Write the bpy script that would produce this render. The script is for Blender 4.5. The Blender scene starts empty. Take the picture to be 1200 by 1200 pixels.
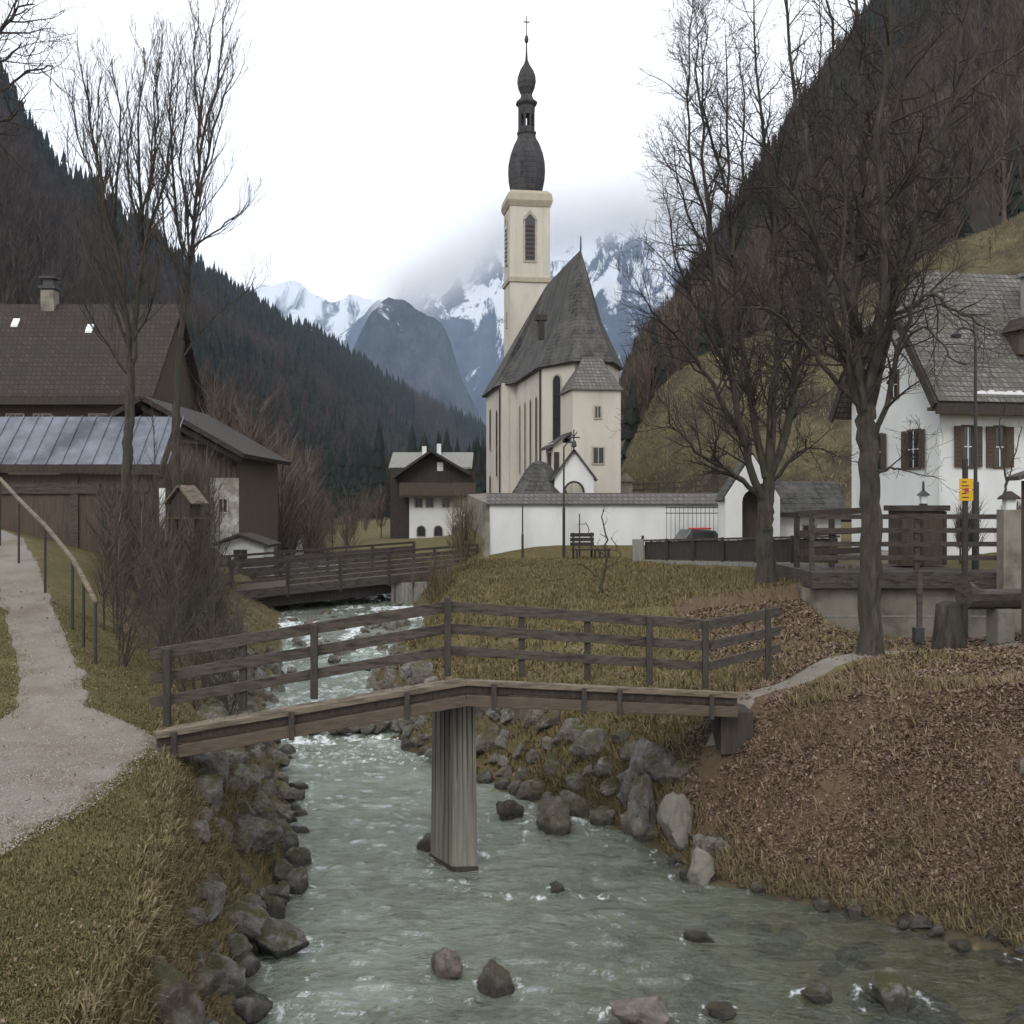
import bpy, bmesh, math, random
import numpy as np
from mathutils import Vector, Matrix, noise
R = math.radians
random.seed(7); rng = np.random.default_rng(7)
C = bpy.context.scene
col = C.collection
CZ = 5.4            # eye height above the stream at the footbridge
F = 1300.0

# ------------------------------------------------------------------ camera, world, sun
cam = bpy.data.cameras.new('camera'); camo = bpy.data.objects.new('camera', cam); col.objects.link(camo)
camo.location = (0, 0, CZ); camo.rotation_euler = (R(90), 0, 0)
cam.sensor_width = 36; cam.lens = 36*F/1200; cam.shift_y = -10/1200
cam.clip_start = .1; cam.clip_end = 30000
C.camera = camo
w = bpy.data.worlds.new('World'); C.world = w; w.use_nodes = True
nt = w.node_tree; nt.nodes.clear()
sky = nt.nodes.new('ShaderNodeTexSky'); sky.sky_type = 'NISHITA'; sky.sun_disc = False
sky.sun_elevation = R(38); sky.sun_rotation = R(200)
tc = nt.nodes.new('ShaderNodeTexCoord')
cn = nt.nodes.new('ShaderNodeTexNoise'); cn.inputs['Scale'].default_value = 1.6; cn.inputs['Detail'].default_value = 4
cr = nt.nodes.new('ShaderNodeValToRGB')
cr.color_ramp.elements[0].position = .3; cr.color_ramp.elements[0].color = (11.6, 11.9, 12.2, 1)
cr.color_ramp.elements[1].position = .6; cr.color_ramp.elements[1].color = (13.4, 13.4, 13.4, 1)
mx = nt.nodes.new('ShaderNodeMix'); mx.data_type = 'RGBA'; mx.inputs['Factor'].default_value = .94
bg = nt.nodes.new('ShaderNodeBackground'); bg.inputs['Strength'].default_value = .1
wo = nt.nodes.new('ShaderNodeOutputWorld')
nt.links.new(tc.outputs['Generated'], cn.inputs['Vector']); nt.links.new(cn.outputs['Fac'], cr.inputs['Fac'])
nt.links.new(sky.outputs[0], mx.inputs['A']); nt.links.new(cr.outputs[0], mx.inputs['B'])
nt.links.new(mx.outputs['Result'], bg.inputs['Color']); nt.links.new(bg.outputs[0], wo.inputs['Surface'])
sl = bpy.data.lights.new('sun', 'SUN'); so = bpy.data.objects.new('sun', sl); col.objects.link(so)
sl.energy = 1.0; sl.angle = R(20); sl.color = (1, .97, .92)
so.rotation_euler = (R(52), 0, R(-20))
C.view_settings.view_transform = 'Standard'; C.view_settings.look = 'None'
C.view_settings.exposure = .32; C.view_settings.gamma = 1
C.cycles.max_bounces = 24; C.cycles.diffuse_bounces = 3; C.cycles.glossy_bounces = 3
C.cycles.transparent_max_bounces = 12; C.cycles.volume_bounces = 22
C.cycles.use_denoising = True; C.cycles.use_adaptive_sampling = True
C.cycles.volume_step_rate = 1.0; C.cycles.volume_max_steps = 64

# ------------------------------------------------------------------ helpers
def P(px, py, Y): return Vector(((px-600)*Y/F, Y, CZ+(590-py)*Y/F))
def tag(o, label=None, cat=None, group=None, kind=None):
    if label: o['label'] = label
    if cat: o['category'] = cat
    if group: o['group'] = group
    if kind: o['kind'] = kind
    return o
def empty(name, loc, rz=0, label=None, cat=None, group=None):
    o = bpy.data.objects.new(name, None); col.objects.link(o); o.location = loc; o.rotation_euler = (0, 0, rz)
    o.empty_display_size = .2
    return tag(o, label, cat, group)
def link_mesh(name, me, m, parent=None, loc=None):
    o = bpy.data.objects.new(name, me); col.objects.link(o)
    for x in (m if isinstance(m, (list, tuple)) else [m]): me.materials.append(x)
    if parent: o.parent = parent
    if loc is not None: o.location = loc
    return o
def copy_tree(o, parent=None, loc=None, rz=None, scale=None):
    c = o.copy(); col.objects.link(c); c.parent = parent
    if loc is not None: c.location = loc
    if rz is not None: c.rotation_euler = (0, 0, rz)
    if scale is not None: c.scale = scale
    for ch in o.children: copy_tree(ch, c)
    return c
class MB:
    def __init__(s, xf=None): s.v = []; s.f = []; s.xf = xf
    def add(s, vs, fs):
        b = len(s.v)
        for p in vs:
            p = Vector(p); s.v.append(s.xf @ p if s.xf is not None else p)
        s.f += [tuple(b+i for i in f) for f in fs]; return s
    def box(s, x0, x1, y0, y1, z0, z1):
        return s.add([(x0,y0,z0),(x1,y0,z0),(x1,y1,z0),(x0,y1,z0),(x0,y0,z1),(x1,y0,z1),(x1,y1,z1),(x0,y1,z1)],
                     [(0,3,2,1),(4,5,6,7),(0,1,5,4),(1,2,6,5),(2,3,7,6),(3,0,4,7)])
    def beam(s, p, q, w_, h, up=(0,0,1)):
        p = Vector(p); q = Vector(q); d = (q-p).normalized(); sd = d.cross(Vector(up))
        if sd.length < 1e-4: sd = Vector((1,0,0))
        sd.normalize(); u = sd.cross(d).normalized(); a = sd*w_/2; b = u*h/2
        return s.add([p-a-b, p+a-b, p+a+b, p-a+b, q-a-b, q+a-b, q+a+b, q-a+b],
                     [(0,1,2,3),(7,6,5,4),(0,4,5,1),(1,5,6,2),(2,6,7,3),(3,7,4,0)])
    def tube(s, pts, rad, n=6, cap=True):
        pts = [Vector(p) for p in pts]; vs = []; fs = []
        for i, p in enumerate(pts):
            d = (pts[min(i+1, len(pts)-1)]-pts[max(i-1, 0)])
            if d.length < 1e-9: d = Vector((0,0,1))
            d.normalize(); a = d.cross(Vector((.13, 1, .07))).normalized(); b = d.cross(a)
            r = rad[i] if isinstance(rad, (list, tuple)) else rad
            for k in range(n):
                t = 2*math.pi*k/n; vs.append(p+a*math.cos(t)*r+b*math.sin(t)*r)
        for i in range(len(pts)-1):
            for k in range(n):
                k2 = (k+1) % n; fs.append((i*n+k, i*n+k2, (i+1)*n+k2, (i+1)*n+k))
        if cap: fs.append(tuple(range(n))[::-1]); fs.append(tuple((len(pts)-1)*n+k for k in range(n)))
        return s.add(vs, fs)
    def prism(s, poly, a, b, axis='y'):     # polygon in the other two axes, run from a to b along axis
        n = len(poly)
        def v(p, t): return (p[0], t, p[1]) if axis == 'y' else ((t, p[0], p[1]) if axis == 'x' else (p[0], p[1], t))
        return s.add([v(p, a) for p in poly]+[v(p, b) for p in poly],
                     [tuple(range(n)), tuple(range(2*n-1, n-1, -1))]+[(i, n+i, n+(i+1) % n, (i+1) % n) for i in range(n)])
    def lathe(s, prof, n=8, c=(0,0), rot=0, cap=True):
        vs = []; fs = []
        for r, z in prof:
            for k in range(n):
                t = 2*math.pi*(k+.5)/n+rot; vs.append((c[0]+r*math.cos(t), c[1]+r*math.sin(t), z))
        for i in range(len(prof)-1):
            for k in range(n):
                k2 = (k+1) % n; fs.append((i*n+k, i*n+k2, (i+1)*n+k2, (i+1)*n+k))
        if cap: fs.append(tuple(range(n))[::-1]); fs.append(tuple((len(prof)-1)*n+k for k in range(n)))
        return s.add(vs, fs)
    def mesh(s, name, smooth=False, fix=True):
        me = bpy.data.meshes.new(name); me.from_pydata([tuple(v) for v in s.v], [], s.f)
        if fix:
            b = bmesh.new(); b.from_mesh(me); bmesh.ops.recalc_face_normals(b, faces=b.faces); b.to_mesh(me); b.free()
        if smooth: me.polygons.foreach_set('use_smooth', [True]*len(me.polygons))
        return me
    def build(s, name, m, parent=None, loc=None, smooth=False, bevel=0, fix=True):
        o = link_mesh(name, s.mesh(name, smooth, fix), m, parent, loc)
        if bevel:
            b = o.modifiers.new('bevel', 'BEVEL'); b.width = bevel; b.segments = 2; b.limit_method = 'ANGLE'
        return o
def np_mesh(name, V, Fa, smooth=False):
    V = np.asarray(V, np.float32); Fa = np.asarray(Fa, np.int32); k = Fa.shape[1]
    me = bpy.data.meshes.new(name); me.vertices.add(len(V)); me.vertices.foreach_set('co', V.ravel())
    me.loops.add(Fa.size); me.loops.foreach_set('vertex_index', Fa.ravel())
    me.polygons.add(len(Fa)); me.polygons.foreach_set('loop_start', np.arange(0, Fa.size, k, dtype=np.int32))
    me.polygons.foreach_set('loop_total', np.full(len(Fa), k, np.int32))
    if smooth: me.polygons.foreach_set('use_smooth', np.ones(len(Fa), bool))
    me.update(calc_edges=True); return me
def XF(loc, rz=0): return Matrix.Translation(Vector(loc)) @ Matrix.Rotation(rz, 4, 'Z')

# ------------------------------------------------------------------ materials
class NT:
    def __init__(s, name):
        s.m = bpy.data.materials.new(name); s.m.use_nodes = True; s.t = s.m.node_tree; s.t.nodes.clear()
        s.out = s.n('ShaderNodeOutputMaterial')
    def n(s, ty, **k):
        x = s.t.nodes.new(ty)
        for a, b in k.items(): setattr(x, a, b)
        return x
    def l(s, a, b): s.t.links.new(a, b)
    def pos(s, obj=False, stretch=(1,1,1)):
        o = s.n('ShaderNodeTexCoord').outputs['Object'] if obj else s.n('ShaderNodeNewGeometry').outputs['Position']
        mp = s.n('ShaderNodeMapping'); mp.inputs['Scale'].default_value = stretch; s.l(o, mp.inputs['Vector']); return mp.outputs[0]
    def noise(s, vec, scale, detail=5, rough=.6, lo=None, hi=None, dist=0):
        x = s.n('ShaderNodeTexNoise'); x.inputs['Scale'].default_value = scale; x.inputs['Detail'].default_value = detail
        x.inputs['Roughness'].default_value = rough; x.inputs['Distortion'].default_value = dist; s.l(vec, x.inputs['Vector'])
        return s.rng(x.outputs['Fac'], lo, hi) if lo is not None else x.outputs['Fac']
    def rng(s, v, lo, hi, a=0, b=1):
        x = s.n('ShaderNodeMapRange'); x.clamp = True; s.l(v, x.inputs['Value'])
        for k, q in (('From Min', lo), ('From Max', hi), ('To Min', a), ('To Max', b)): x.inputs[k].default_value = q
        return x.outputs[0]
    def mix(s, f, a, b):
        x = s.n('ShaderNodeMix', data_type='RGBA')
        for v, k in ((f, 'Factor'), (a, 'A'), (b, 'B')):
            if isinstance(v, (int, float)): x.inputs[k].default_value = v
            elif isinstance(v, tuple): x.inputs[k].default_value = (*v, 1)
            else: s.l(v, x.inputs[k])
        return x.outputs['Result']
    def math(s, op, a, b=0):
        x = s.n('ShaderNodeMath', operation=op)
        for i, v in enumerate((a, b)):
            if isinstance(v, (int, float)): x.inputs[i].default_value = v
            else: s.l(v, x.inputs[i])
        return x.outputs[0]
    def bsdf(s, colr, rough=.85, spec=.25, bump=None, bs=.4, bd=.02, metal=0):
        b = s.n('ShaderNodeBsdfPrincipled'); b.inputs['Specular IOR Level'].default_value = spec; b.inputs['Metallic'].default_value = metal
        if isinstance(rough, float): b.inputs['Roughness'].default_value = rough
        else: s.l(rough, b.inputs['Roughness'])
        if isinstance(colr, tuple): b.inputs['Base Color'].default_value = (*colr, 1)
        else: s.l(colr, b.inputs['Base Color'])
        if bump is not None:
            q = s.n('ShaderNodeBump'); q.inputs['Strength'].default_value = bs; q.inputs['Distance'].default_value = bd
            s.l(bump, q.inputs['Height']); s.l(q.outputs[0], b.inputs['Normal'])
        s.l(b.outputs[0], s.out.inputs['Surface']); return s.m
def nmat(name, c1, c2, scale=4, c3=None, s3=.7, lo3=.5, hi3=.65, rough=.85, spec=.25, bs=.4, bd=.02, stretch=(1,1,1), obj=False, metal=0, bscale=None):
    t = NT(name); v = t.pos(obj, stretch); n1 = t.noise(v, scale, 6, .65, .32, .68); c = t.mix(n1, c1, c2)
    if c3: c = t.mix(t.noise(v, s3, 5, .6, lo3, hi3), c, c3)
    return t.bsdf(c, rough, spec, t.noise(v, bscale or scale*4, 4, .7), bs, bd, metal)
def vary(name, cols, rough=.9, spec=.15, trans=0):      # one colour per separate leaf / blade
    t = NT(name); g = t.n('ShaderNodeNewGeometry'); r = t.n('ShaderNodeValToRGB'); e = r.color_ramp.elements
    while len(e) < len(cols): e.new(.5)
    for i, c in enumerate(cols): e[i].position = i/(len(cols)-1); e[i].color = (*c, 1)
    t.l(g.outputs['Random Per Island'], r.inputs['Fac']); return t.bsdf(r.outputs[0], rough, spec)
def flat(name, c, rough=.7, spec=.3, metal=0): return nmat(name, tuple(x*.85 for x in c), c, 6, rough=rough, spec=spec, bs=.1, metal=metal)

m_plaster = nmat('cream_plaster', (.43,.395,.34), (.52,.485,.425), 1.2, c3=(.34,.305,.26), s3=.6, lo3=.55, hi3=.75, bs=.15, stretch=(1,1,.35))
m_white = nmat('white_limewash', (.56,.57,.56), (.66,.67,.66), .9, c3=(.40,.40,.38), s3=.5, lo3=.58, hi3=.8, bs=.15, stretch=(1,1,.4))
m_trim = nmat('stone_trim', (.30,.26,.20), (.38,.33,.26), 3, bs=.3)
def shingle(name, c1, c2, c3, sx=3, sz=5, stretch=(1,1,1)):
    t = NT(name); v = t.pos(True); b = t.n('ShaderNodeTexBrick'); b.offset = .5
    b.inputs['Scale'].default_value = 1; b.inputs['Brick Width'].default_value = 1/sx; b.inputs['Row Height'].default_value = 1/sz
    b.inputs['Mortar Size'].default_value = .02; b.inputs['Color1'].default_value = (*c1, 1); b.inputs['Color2'].default_value = (*c2, 1)
    b.inputs['Mortar'].default_value = (*[x*.45 for x in c1], 1)
    sp = t.n('ShaderNodeSeparateXYZ'); t.l(v, sp.inputs[0]); cb = t.n('ShaderNodeCombineXYZ')
    t.l(t.math('ADD', sp.outputs[0], t.math('MULTIPLY', sp.outputs[1], .8)), cb.inputs[0]); t.l(sp.outputs[2], cb.inputs[1]); t.l(cb.outputs[0], b.inputs['Vector'])
    c = t.mix(t.noise(t.pos(True, (1.6,1.6,.35)), 1.1, 6, .7, .42, .7), b.outputs['Color'], c3)
    return t.bsdf(c, .8, .2, b.outputs['Fac'], .5, -.02)
m_shingle = shingle('weathered_shingles', (.040,.039,.038), (.066,.062,.058), (.10,.096,.088))
m_copperdark = shingle('dark_spire_shingles', (.040,.038,.042), (.055,.052,.055), (.075,.07,.072), 2, 3)
m_capt = shingle('wall_cap_shingles', (.115,.105,.105), (.16,.148,.145), (.11,.10,.095), 4, 6)
m_rooft = shingle('mossy_roof_shingles', (.115,.105,.098), (.19,.18,.165), (.075,.075,.06), 5, 6)
m_roofbr = shingle('brown_tile_roof', (.038,.027,.023), (.055,.040,.034), (.028,.027,.022), 4, 4)
m_wood_dk = nmat('dark_weathered_wood', (.030,.024,.020), (.060,.048,.040), 3, stretch=(6,6,.6), bs=.5)
m_wood = nmat('brown_boards', (.055,.040,.030), (.10,.075,.055), 3, stretch=(7,7,.5), bs=.5, bd=.01)
m_rail = nmat('grey_rail_wood', (.045,.037,.031), (.095,.079,.066), 5, c3=(.028,.023,.02), s3=3, stretch=(1,1,6), bs=.4, bd=.006)
m_post = nmat('dark_post_wood', (.028,.024,.021), (.062,.053,.045), 5, stretch=(5,5,1), bs=.4, bd=.006)
m_curb = nmat('weathered_kerb_board', (.10,.078,.058), (.20,.162,.12), 6, c3=(.07,.055,.04), s3=2.5, stretch=(.7,1,6), bs=.4, bd=.006)
m_beamdk = nmat('brown_bridge_beam', (.060,.045,.033), (.115,.088,.065), 6, stretch=(.7,1,6), bs=.4, bd=.006)
m_iron = flat('black_iron', (.03,.03,.032), .5, .4)
m_zinc = nmat('zinc_roof_sheet', (.10,.115,.135), (.18,.20,.235), 1.6, c3=(.07,.08,.095), rough=.6, spec=.35, bs=.05, metal=.2)
m_glass = flat('dark_window_glass', (.025,.028,.03), .15, .5)
m_conc = nmat('stained_concrete', (.19,.185,.17), (.27,.262,.24), 2.5, c3=(.11,.105,.09), s3=1.6, lo3=.48, hi3=.7, stretch=(5,5,.35), bs=.3)
m_wallst = nmat('beige_block_wall', (.17,.15,.12), (.24,.215,.18), 2.5, c3=(.10,.09,.07), s3=.9, bs=.5)
m_yel = flat('yellow_sign_paint', (.62,.36,.02), .5)
m_red = flat('red_paint', (.45,.03,.02), .4, .5)
m_rock = NT('river_rock')
_v = m_rock.pos(); _c = m_rock.mix(m_rock.noise(_v, 3.2, 9, .75, .38, .62), (.115,.108,.098), (.33,.315,.285))
_o = m_rock.n('ShaderNodeObjectInfo'); _c = m_rock.mix(m_rock.rng(_o.outputs['Random'], .45, 1, 0, .55), _c, (.16,.115,.085))
_c = m_rock.mix(m_rock.noise(_v, 1.4, 5, .7, .54, .62), _c, (.105,.08,.06))
_c = m_rock.mix(m_rock.noise(_v, 8, 8, .75, .58, .66), _c, (.36,.345,.32))
_c = m_rock.mix(m_rock.noise(_v, 11, 6, .75, .60, .66), _c, (.025,.022,.02))
_n = m_rock.n('ShaderNodeNewGeometry'); _s = m_rock.n('ShaderNodeSeparateXYZ'); m_rock.l(_n.outputs['Normal'], _s.inputs[0])
_ms = m_rock.math('MULTIPLY', m_rock.rng(_s.outputs[2], .3, .8), m_rock.noise(_v, 2.2, 6, .75, .44, .56))
_c = m_rock.mix(_ms, _c, (.085,.080,.030))
_p = m_rock.n('ShaderNodeSeparateXYZ'); m_rock.l(_n.outputs['Position'], _p.inputs[0])
_wet = m_rock.rng(m_rock.math('ADD', _p.outputs[2], m_rock.math('MULTIPLY', m_rock.noise(_v, 3, 3), .2)), .16, .30, 1, 0)   # the wet line of the stream
_c = m_rock.mix(m_rock.math('MULTIPLY', _wet, .7), _c, (.03,.027,.022))
m_rock = m_rock.bsdf(_c, m_rock.rng(_wet, 0, 1, .85, .35), .35, m_rock.noise(_v, 7, 9, .8), 1., .12)
m_rockpale = nmat('pale_limestone', (.13,.12,.10), (.20,.185,.16), 3, c3=(.15,.14,.12), s3=1.5, bs=.6, bd=.03)
m_bark = nmat('grey_brown_bark', (.022,.018,.015), (.090,.074,.060), 11, c3=(.045,.047,.030), s3=2.5, stretch=(1,1,.18), bs=1., bd=.07, bscale=16)
m_twig = nmat('bare_twigs', (.026,.020,.017), (.050,.040,.033), 3, bs=0)
m_twigl = nmat('pale_bare_twigs', (.045,.037,.031), (.075,.063,.053), 3, bs=0)
m_shrub = nmat('shrub_stems', (.045,.032,.024), (.10,.075,.055), 1.5, bs=0)

# ------------------------------------------------------------------ terrain: cross sections of the valley (nodes run left to right)
def W(y):           # water level along the stream
    a = [(0,0),(25.4,0),(26.6,.32),(31,.45),(35.5,.62),(36.5,.78),(40,.85),(41,1.0),(46,1.1),(55,1.25),(90,1.4)]
    return float(np.interp(y, [p[0] for p in a], [p[1] for p in a]))
ST = [
 (1.5, [(-80,6),(-20,3.4),(-12,2.65),(-5.6,2.6),(-2.9,2.3),(-1.8,0),(-1.2,-.5),(7.6,-.45),(9.2,0),(11.5,1.6),(13.5,2.9),(17,3.2),(22,3.6),(30,4.6),(80,9)]),
 (6.5, [(-80,6),(-20,3.2),(-11,2.5),(-5.2,2.5),(-2.6,2.15),(-2.0,0),(-1.5,-.5),(6.5,-.4),(8.2,0),(10.6,1.6),(12.6,3.0),(16,3.2),(22,3.6),(30,4.6),(80,9)]),
 (9, [(-80,6),(-20,3.2),(-10,2.42),(-4.35,2.42),(-2.95,2.0),(-2.35,0),(-1.9,-.5),(5.5,-.35),(7.7,0),(9.8,1.6),(11.8,3.05),(15,3.2),(22,3.6),(30,4.6),(80,9)]),
 (11.5, [(-80,6),(-20,3.2),(-9.4,2.35),(-4.2,2.33),(-3.55,2.02),(-2.9,0),(-2.5,-.5),(4.6,-.3),(6.9,0),(8.8,1.6),(10.8,3.1),(14,3.2),(22,3.6),(30,4.6),(80,9)]),
 (13.6, [(-80,6.2),(-20,3.3),(-8.7,2.3),(-4.5,2.28),(-4.2,2.15),(-3.15,0),(-2.7,-.5),(3.6,-.3),(6.1,0),(7.9,1.6),(10.2,3.1),(13.5,3.2),(22,3.7),(30,4.6),(80,9)]),
 (15, [(-80,6.4),(-20,3.5),(-7.2,2.3),(-4.9,2.28),(-4.6,2.1),(-3.25,0),(-2.8,-.5),(2.6,-.3),(4.1,0),(6.4,1.55),(9.6,3.05),(13,3.2),(22,3.8),(30,4.7),(80,9)]),
 (16, [(-80,6.6),(-20,3.8),(-7.2,2.45),(-6.1,2.45),(-5.0,2.1),(-3.3,0),(-2.85,-.5),(1.8,-.3),(2.9,0),(4.7,1.5),(8.0,2.85),(12,3.2),(22,3.8),(30,4.7),(80,9)]),
 (17.1, [(-80,6.8),(-20,4.0),(-7.6,2.53),(-6.5,2.53),(-5.2,2.1),(-3.4,0),(-3,-.5),(1.5,-.3),(2.5,0),(3.3,1.3),(4.4,2.27),(8.5,2.75),(12,3.1),(30,4.7),(80,9)]),
 (18.2, [(-80,7),(-20,4.2),(-8.1,2.62),(-7.0,2.62),(-5.5,2.0),(-3.7,0),(-3.3,-.5),(1.2,-.3),(2.2,0),(2.8,1.3),(3.7,2.27),(7.2,2.6),(12,3.1),(30,4.7),(80,9)]),
 (20.2, [(-80,7.2),(-20,4.5),(-9.1,2.8),(-8.0,2.8),(-6.2,2.1),(-4.1,0),(-3.7,-.5),(-1.5,-.35),(.6,0),(1.9,1.2),(3.4,1.9),(5.6,2.45),(9,2.75),(13,3.15),(80,9)]),
 (22.6, [(-80,7.4),(-20,4.6),(-10.4,3.2),(-9.3,3.2),(-6.9,2.2),(-4.7,0),(-4.2,-.5),(-2.2,-.4),(-1.0,0),(.2,1.25),(2.2,1.85),(6.4,2.5),(9,2.3),(12.4,2.75),(80,9)]),
 (24.5, [(-80,7.5),(-20,4.6),(-11.3,3.45),(-10.2,3.45),(-7.4,2.3),(-5.2,0),(-4.7,-.45),(-2.9,-.4),(-2.2,0),(-1.2,1.25),(1,1.9),(6.3,2.5),(9,2.0),(12.4,2.7),(80,9)]),
 (26, [(-80,7.5),(-20,4.6),(-12.1,3.7),(-11,3.7),(-8,2.4),(-5.8,.15),(-5.3,-.1),(-3.2,-.1),(-2.6,.15),(-1.9,1.3),(.2,2.0),(7.2,2.6),(8.4,2.15),(11.4,2.1),(80,9)]),
 (28, [(-80,7.5),(-20,4.7),(-13.1,4),(-12,4),(-8.6,2.5),(-6.2,.35),(-5.7,0),(-3.6,0),(-3.0,.35),(-2.4,1.4),(-.6,2.05),(7.3,3.0),(8.2,2.05),(11.4,1.95),(80,9)]),
 (28.5, [(-80,7.5),(-20,4.7),(-13.4,4),(-12.2,4),(-8.7,2.5),(-6.3,.37),(-5.8,0),(-3.7,0),(-3.1,.37),(-2.5,1.4),(-.8,2.1),(7.3,3.3),(8.3,3.62),(12.5,3.66),(80,9)]),
 (31, [(-80,7.5),(-22,4.8),(-14.9,4.4),(-13.6,4.4),(-9.4,2.6),(-6.9,.45),(-6.3,.05),(-4.4,.05),(-3.9,.45),(-3.2,1.3),(-1.8,2.1),(6.9,3.12),(9.6,3.6),(14,3.8),(80,9)]),
 (36, [(-80,7.6),(-25,5.2),(-18.5,4.8),(-17,4.7),(-10.5,3.0),(-7.5,.75),(-7,.3),(-3.3,.3),(-2.8,.75),(-2.4,1.6),(-1.8,2.35),(5,2.95),(8.1,3.35),(14,3.8),(80,9)]),
 (45, [(-80,7.8),(-30,5.8),(-25,5.5),(-23,5.2),(-13.2,3.1),(-9.4,1.05),(-9,.6),(-4.2,.6),(-3.7,1.05),(-3.0,2.1),(-1.8,2.8),(3,2.9),(5.4,3.0),(14,3.7),(80,9)]),
 (49.8, [(-80,8),(-34,6),(-28,5.6),(-25,5.2),(-13,3.3),(-10,1.2),(-9.5,.8),(-5.5,.8),(-4.6,1.2),(-3.2,2.4),(-1.3,2.9),(3,2.95),(6,3.0),(14,3.8),(80,9)]),
 (50.9, [(-80,8),(-35,6),(-28,5.6),(-25,5.2),(-13.5,3.3),(-10.4,1.2),(-10,.8),(-5.9,.8),(-5,1.2),(-3.3,2.4),(-1.4,3.2),(-.6,4.5),(8,4.4),(14,4.0),(80,9)]),
 (60, [(-80,9),(-40,7),(-32,6),(-27,5.4),(-16,3.4),(-13,1.3),(-12.5,.9),(-8.6,.9),(-8,1.3),(-6.5,2.3),(-4,2.9),(-1.8,4.6),(9,4.9),(16,4.8),(80,9)]),
 (85, [(-90,10),(-50,7),(-40,6),(-33,5.4),(-24,3.4),(-20,1.4),(-19.5,1),(-14.6,1),(-14,1.4),(-12.4,2.2),(-10,2.7),(-2.5,2.8),(6,5),(16,5),(80,9)]),
 (140, [(-120,12),(-70,8),(-55,6),(-48,5.4),(-36,3.6),(-31,1.8),(-30,1.4),(-25,1.4),(-24,1.8),(-22,2.6),(-19,3.2),(-8,3.6),(8,5.5),(30,7),(90,12)]),
]
SY = np.array([s[0] for s in ST]); SX = np.array([[p[0] for p in s[1]] for s in ST]); SZ = np.array([[p[1] for p in s[1]] for s in ST])
def G(x, y, zone=False):
    i = int(min(max(np.searchsorted(SY, y)-1, 0), len(SY)-2)); t = min(max((y-SY[i])/(SY[i+1]-SY[i]), 0), 1)
    xs = SX[i]*(1-t)+SX[i+1]*t; zs = SZ[i]*(1-t)+SZ[i+1]*t
    j = int(min(max(np.searchsorted(xs, x)-1, 0), 13)); u = min(max((x-xs[j])/(xs[j+1]-xs[j]), 0), 1)
    z = float(zs[j]*(1-u)+zs[j+1]*u)
    return (z, j, u, xs) if zone else z
# width of each path across the valley: (y, x left, x right)
LP = [(1.5,-12,-5.7),(6,-11,-5.25),(9,-10,-4.4),(11,-9.5,-4.25),(12.5,-9.2,-4.35),(13.8,-8.6,-4.5),(14.7,-7.3,-4.6),(15.4,-7.1,-5.2),(16,-7.2,-6.1),(18,-8.0,-6.95),(20.2,-9.1,-8.05),(23.6,-10.9,-9.8),(26,-12.1,-11),(28,-13.1,-12),(31,-14.9,-13.6),(36,-18.5,-17),(42,-23,-21)]
def on_left_path(x, y, m=0):
    a = np.interp(y, [p[0] for p in LP], [p[1] for p in LP]); b = np.interp(y, [p[0] for p in LP], [p[2] for p in LP])
    return a-m < x < b+m
RP = [(3.35,17.6),(4.2,18.4),(5.2,19.5),(6.3,20.8),(7.9,22.0),(9.6,22.9),(11.5,23.6),(14.5,24.6)]
def seg_d(x, y):
    best = 9
    for (ax, ay), (bx, by) in zip(RP, RP[1:]):
        dx, dy = bx-ax, by-ay; t = min(max(((x-ax)*dx+(y-ay)*dy)/(dx*dx+dy*dy), 0), 1)
        best = min(best, math.hypot(x-ax-dx*t, y-ay-dy*t))
    return best
def rough_amp(j, u, x, y):
    if j in (2,): return 0
    if j == 3: return .05
    if j in (4, 9, 8): return .16
    if j in (5, 7, 6): return .10
    if j < 2: return .10
    return .07
def GN(x, y):
    z, j, u, xs = G(x, y, True); a = rough_amp(j, u, x, y)
    if y < 60 and seg_d(x, y) < .8: a *= .1
    if on_left_path(x, y, .3): a = 0
    if y > 49: a *= .3
    p = Vector((x, y, 0))
    return z+a*(noise.noise(p*1.1)+.6*noise.noise(p*2.7)+.35*noise.noise(p*6.3))
gx = np.unique(np.concatenate([np.linspace(-120,-25,24), np.linspace(-25,-12,40), np.linspace(-12,-7.5,45), np.linspace(-7.5,10.5,190), np.linspace(10.5,20,36), np.linspace(20,120,26)]))
gy = np.unique(np.concatenate([np.linspace(1.5,8,28), np.linspace(8,22,130), np.linspace(22,33,75), np.linspace(33,60,80), np.linspace(60,140,30)]))
V = []; zc = []
for y in gy:
    for x in gx:
        x = float(x); y = float(y); z, j, u, xs = G(x, y, True); V.append((x, y, GN(x, y)))
        leaf = grn = straw = rock = 0.
        if j >= 8 and y < 30: leaf = 1.0 if j < 10 else max(0, 1-(x-xs[10])*.28)
        if 2.0 < x < 9 and 22 < y < 29: leaf = max(leaf, .7)
        if j >= 8 and y > 18.6 and x < 4.2: leaf = .12; straw = 1; grn = .6
        if j in (4,): straw = 1
        if j <= 3: grn = 1; straw = max(0, 1-abs(x-xs[4])/.5)
        if y > 15 and j in (3, 4): straw = 1; grn = .3
        if y > 29 and j >= 8: straw = .9; grn = .5; leaf = .25
        if j >= 10 and y < 29 and leaf < .6: grn = .7; straw = .4
        if j in (5, 6) or (j == 7 and x < xs[8]-.45): rock = 1
        elif j == 7: rock = .62; leaf = .0
        if j in (4, 8) and y > 8: rock = .55 if j == 4 or y > 17.5 else .0
        zc.append((leaf, straw, grn, rock))
nx = len(gx); ny = len(gy); ii = np.arange((ny-1)*(nx-1)); r_ = ii//(nx-1); c_ = ii % (nx-1); a_ = r_*nx+c_
me = np_mesh('ground', V, np.stack([a_, a_+1, a_+nx+1, a_+nx], 1), True)
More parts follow.
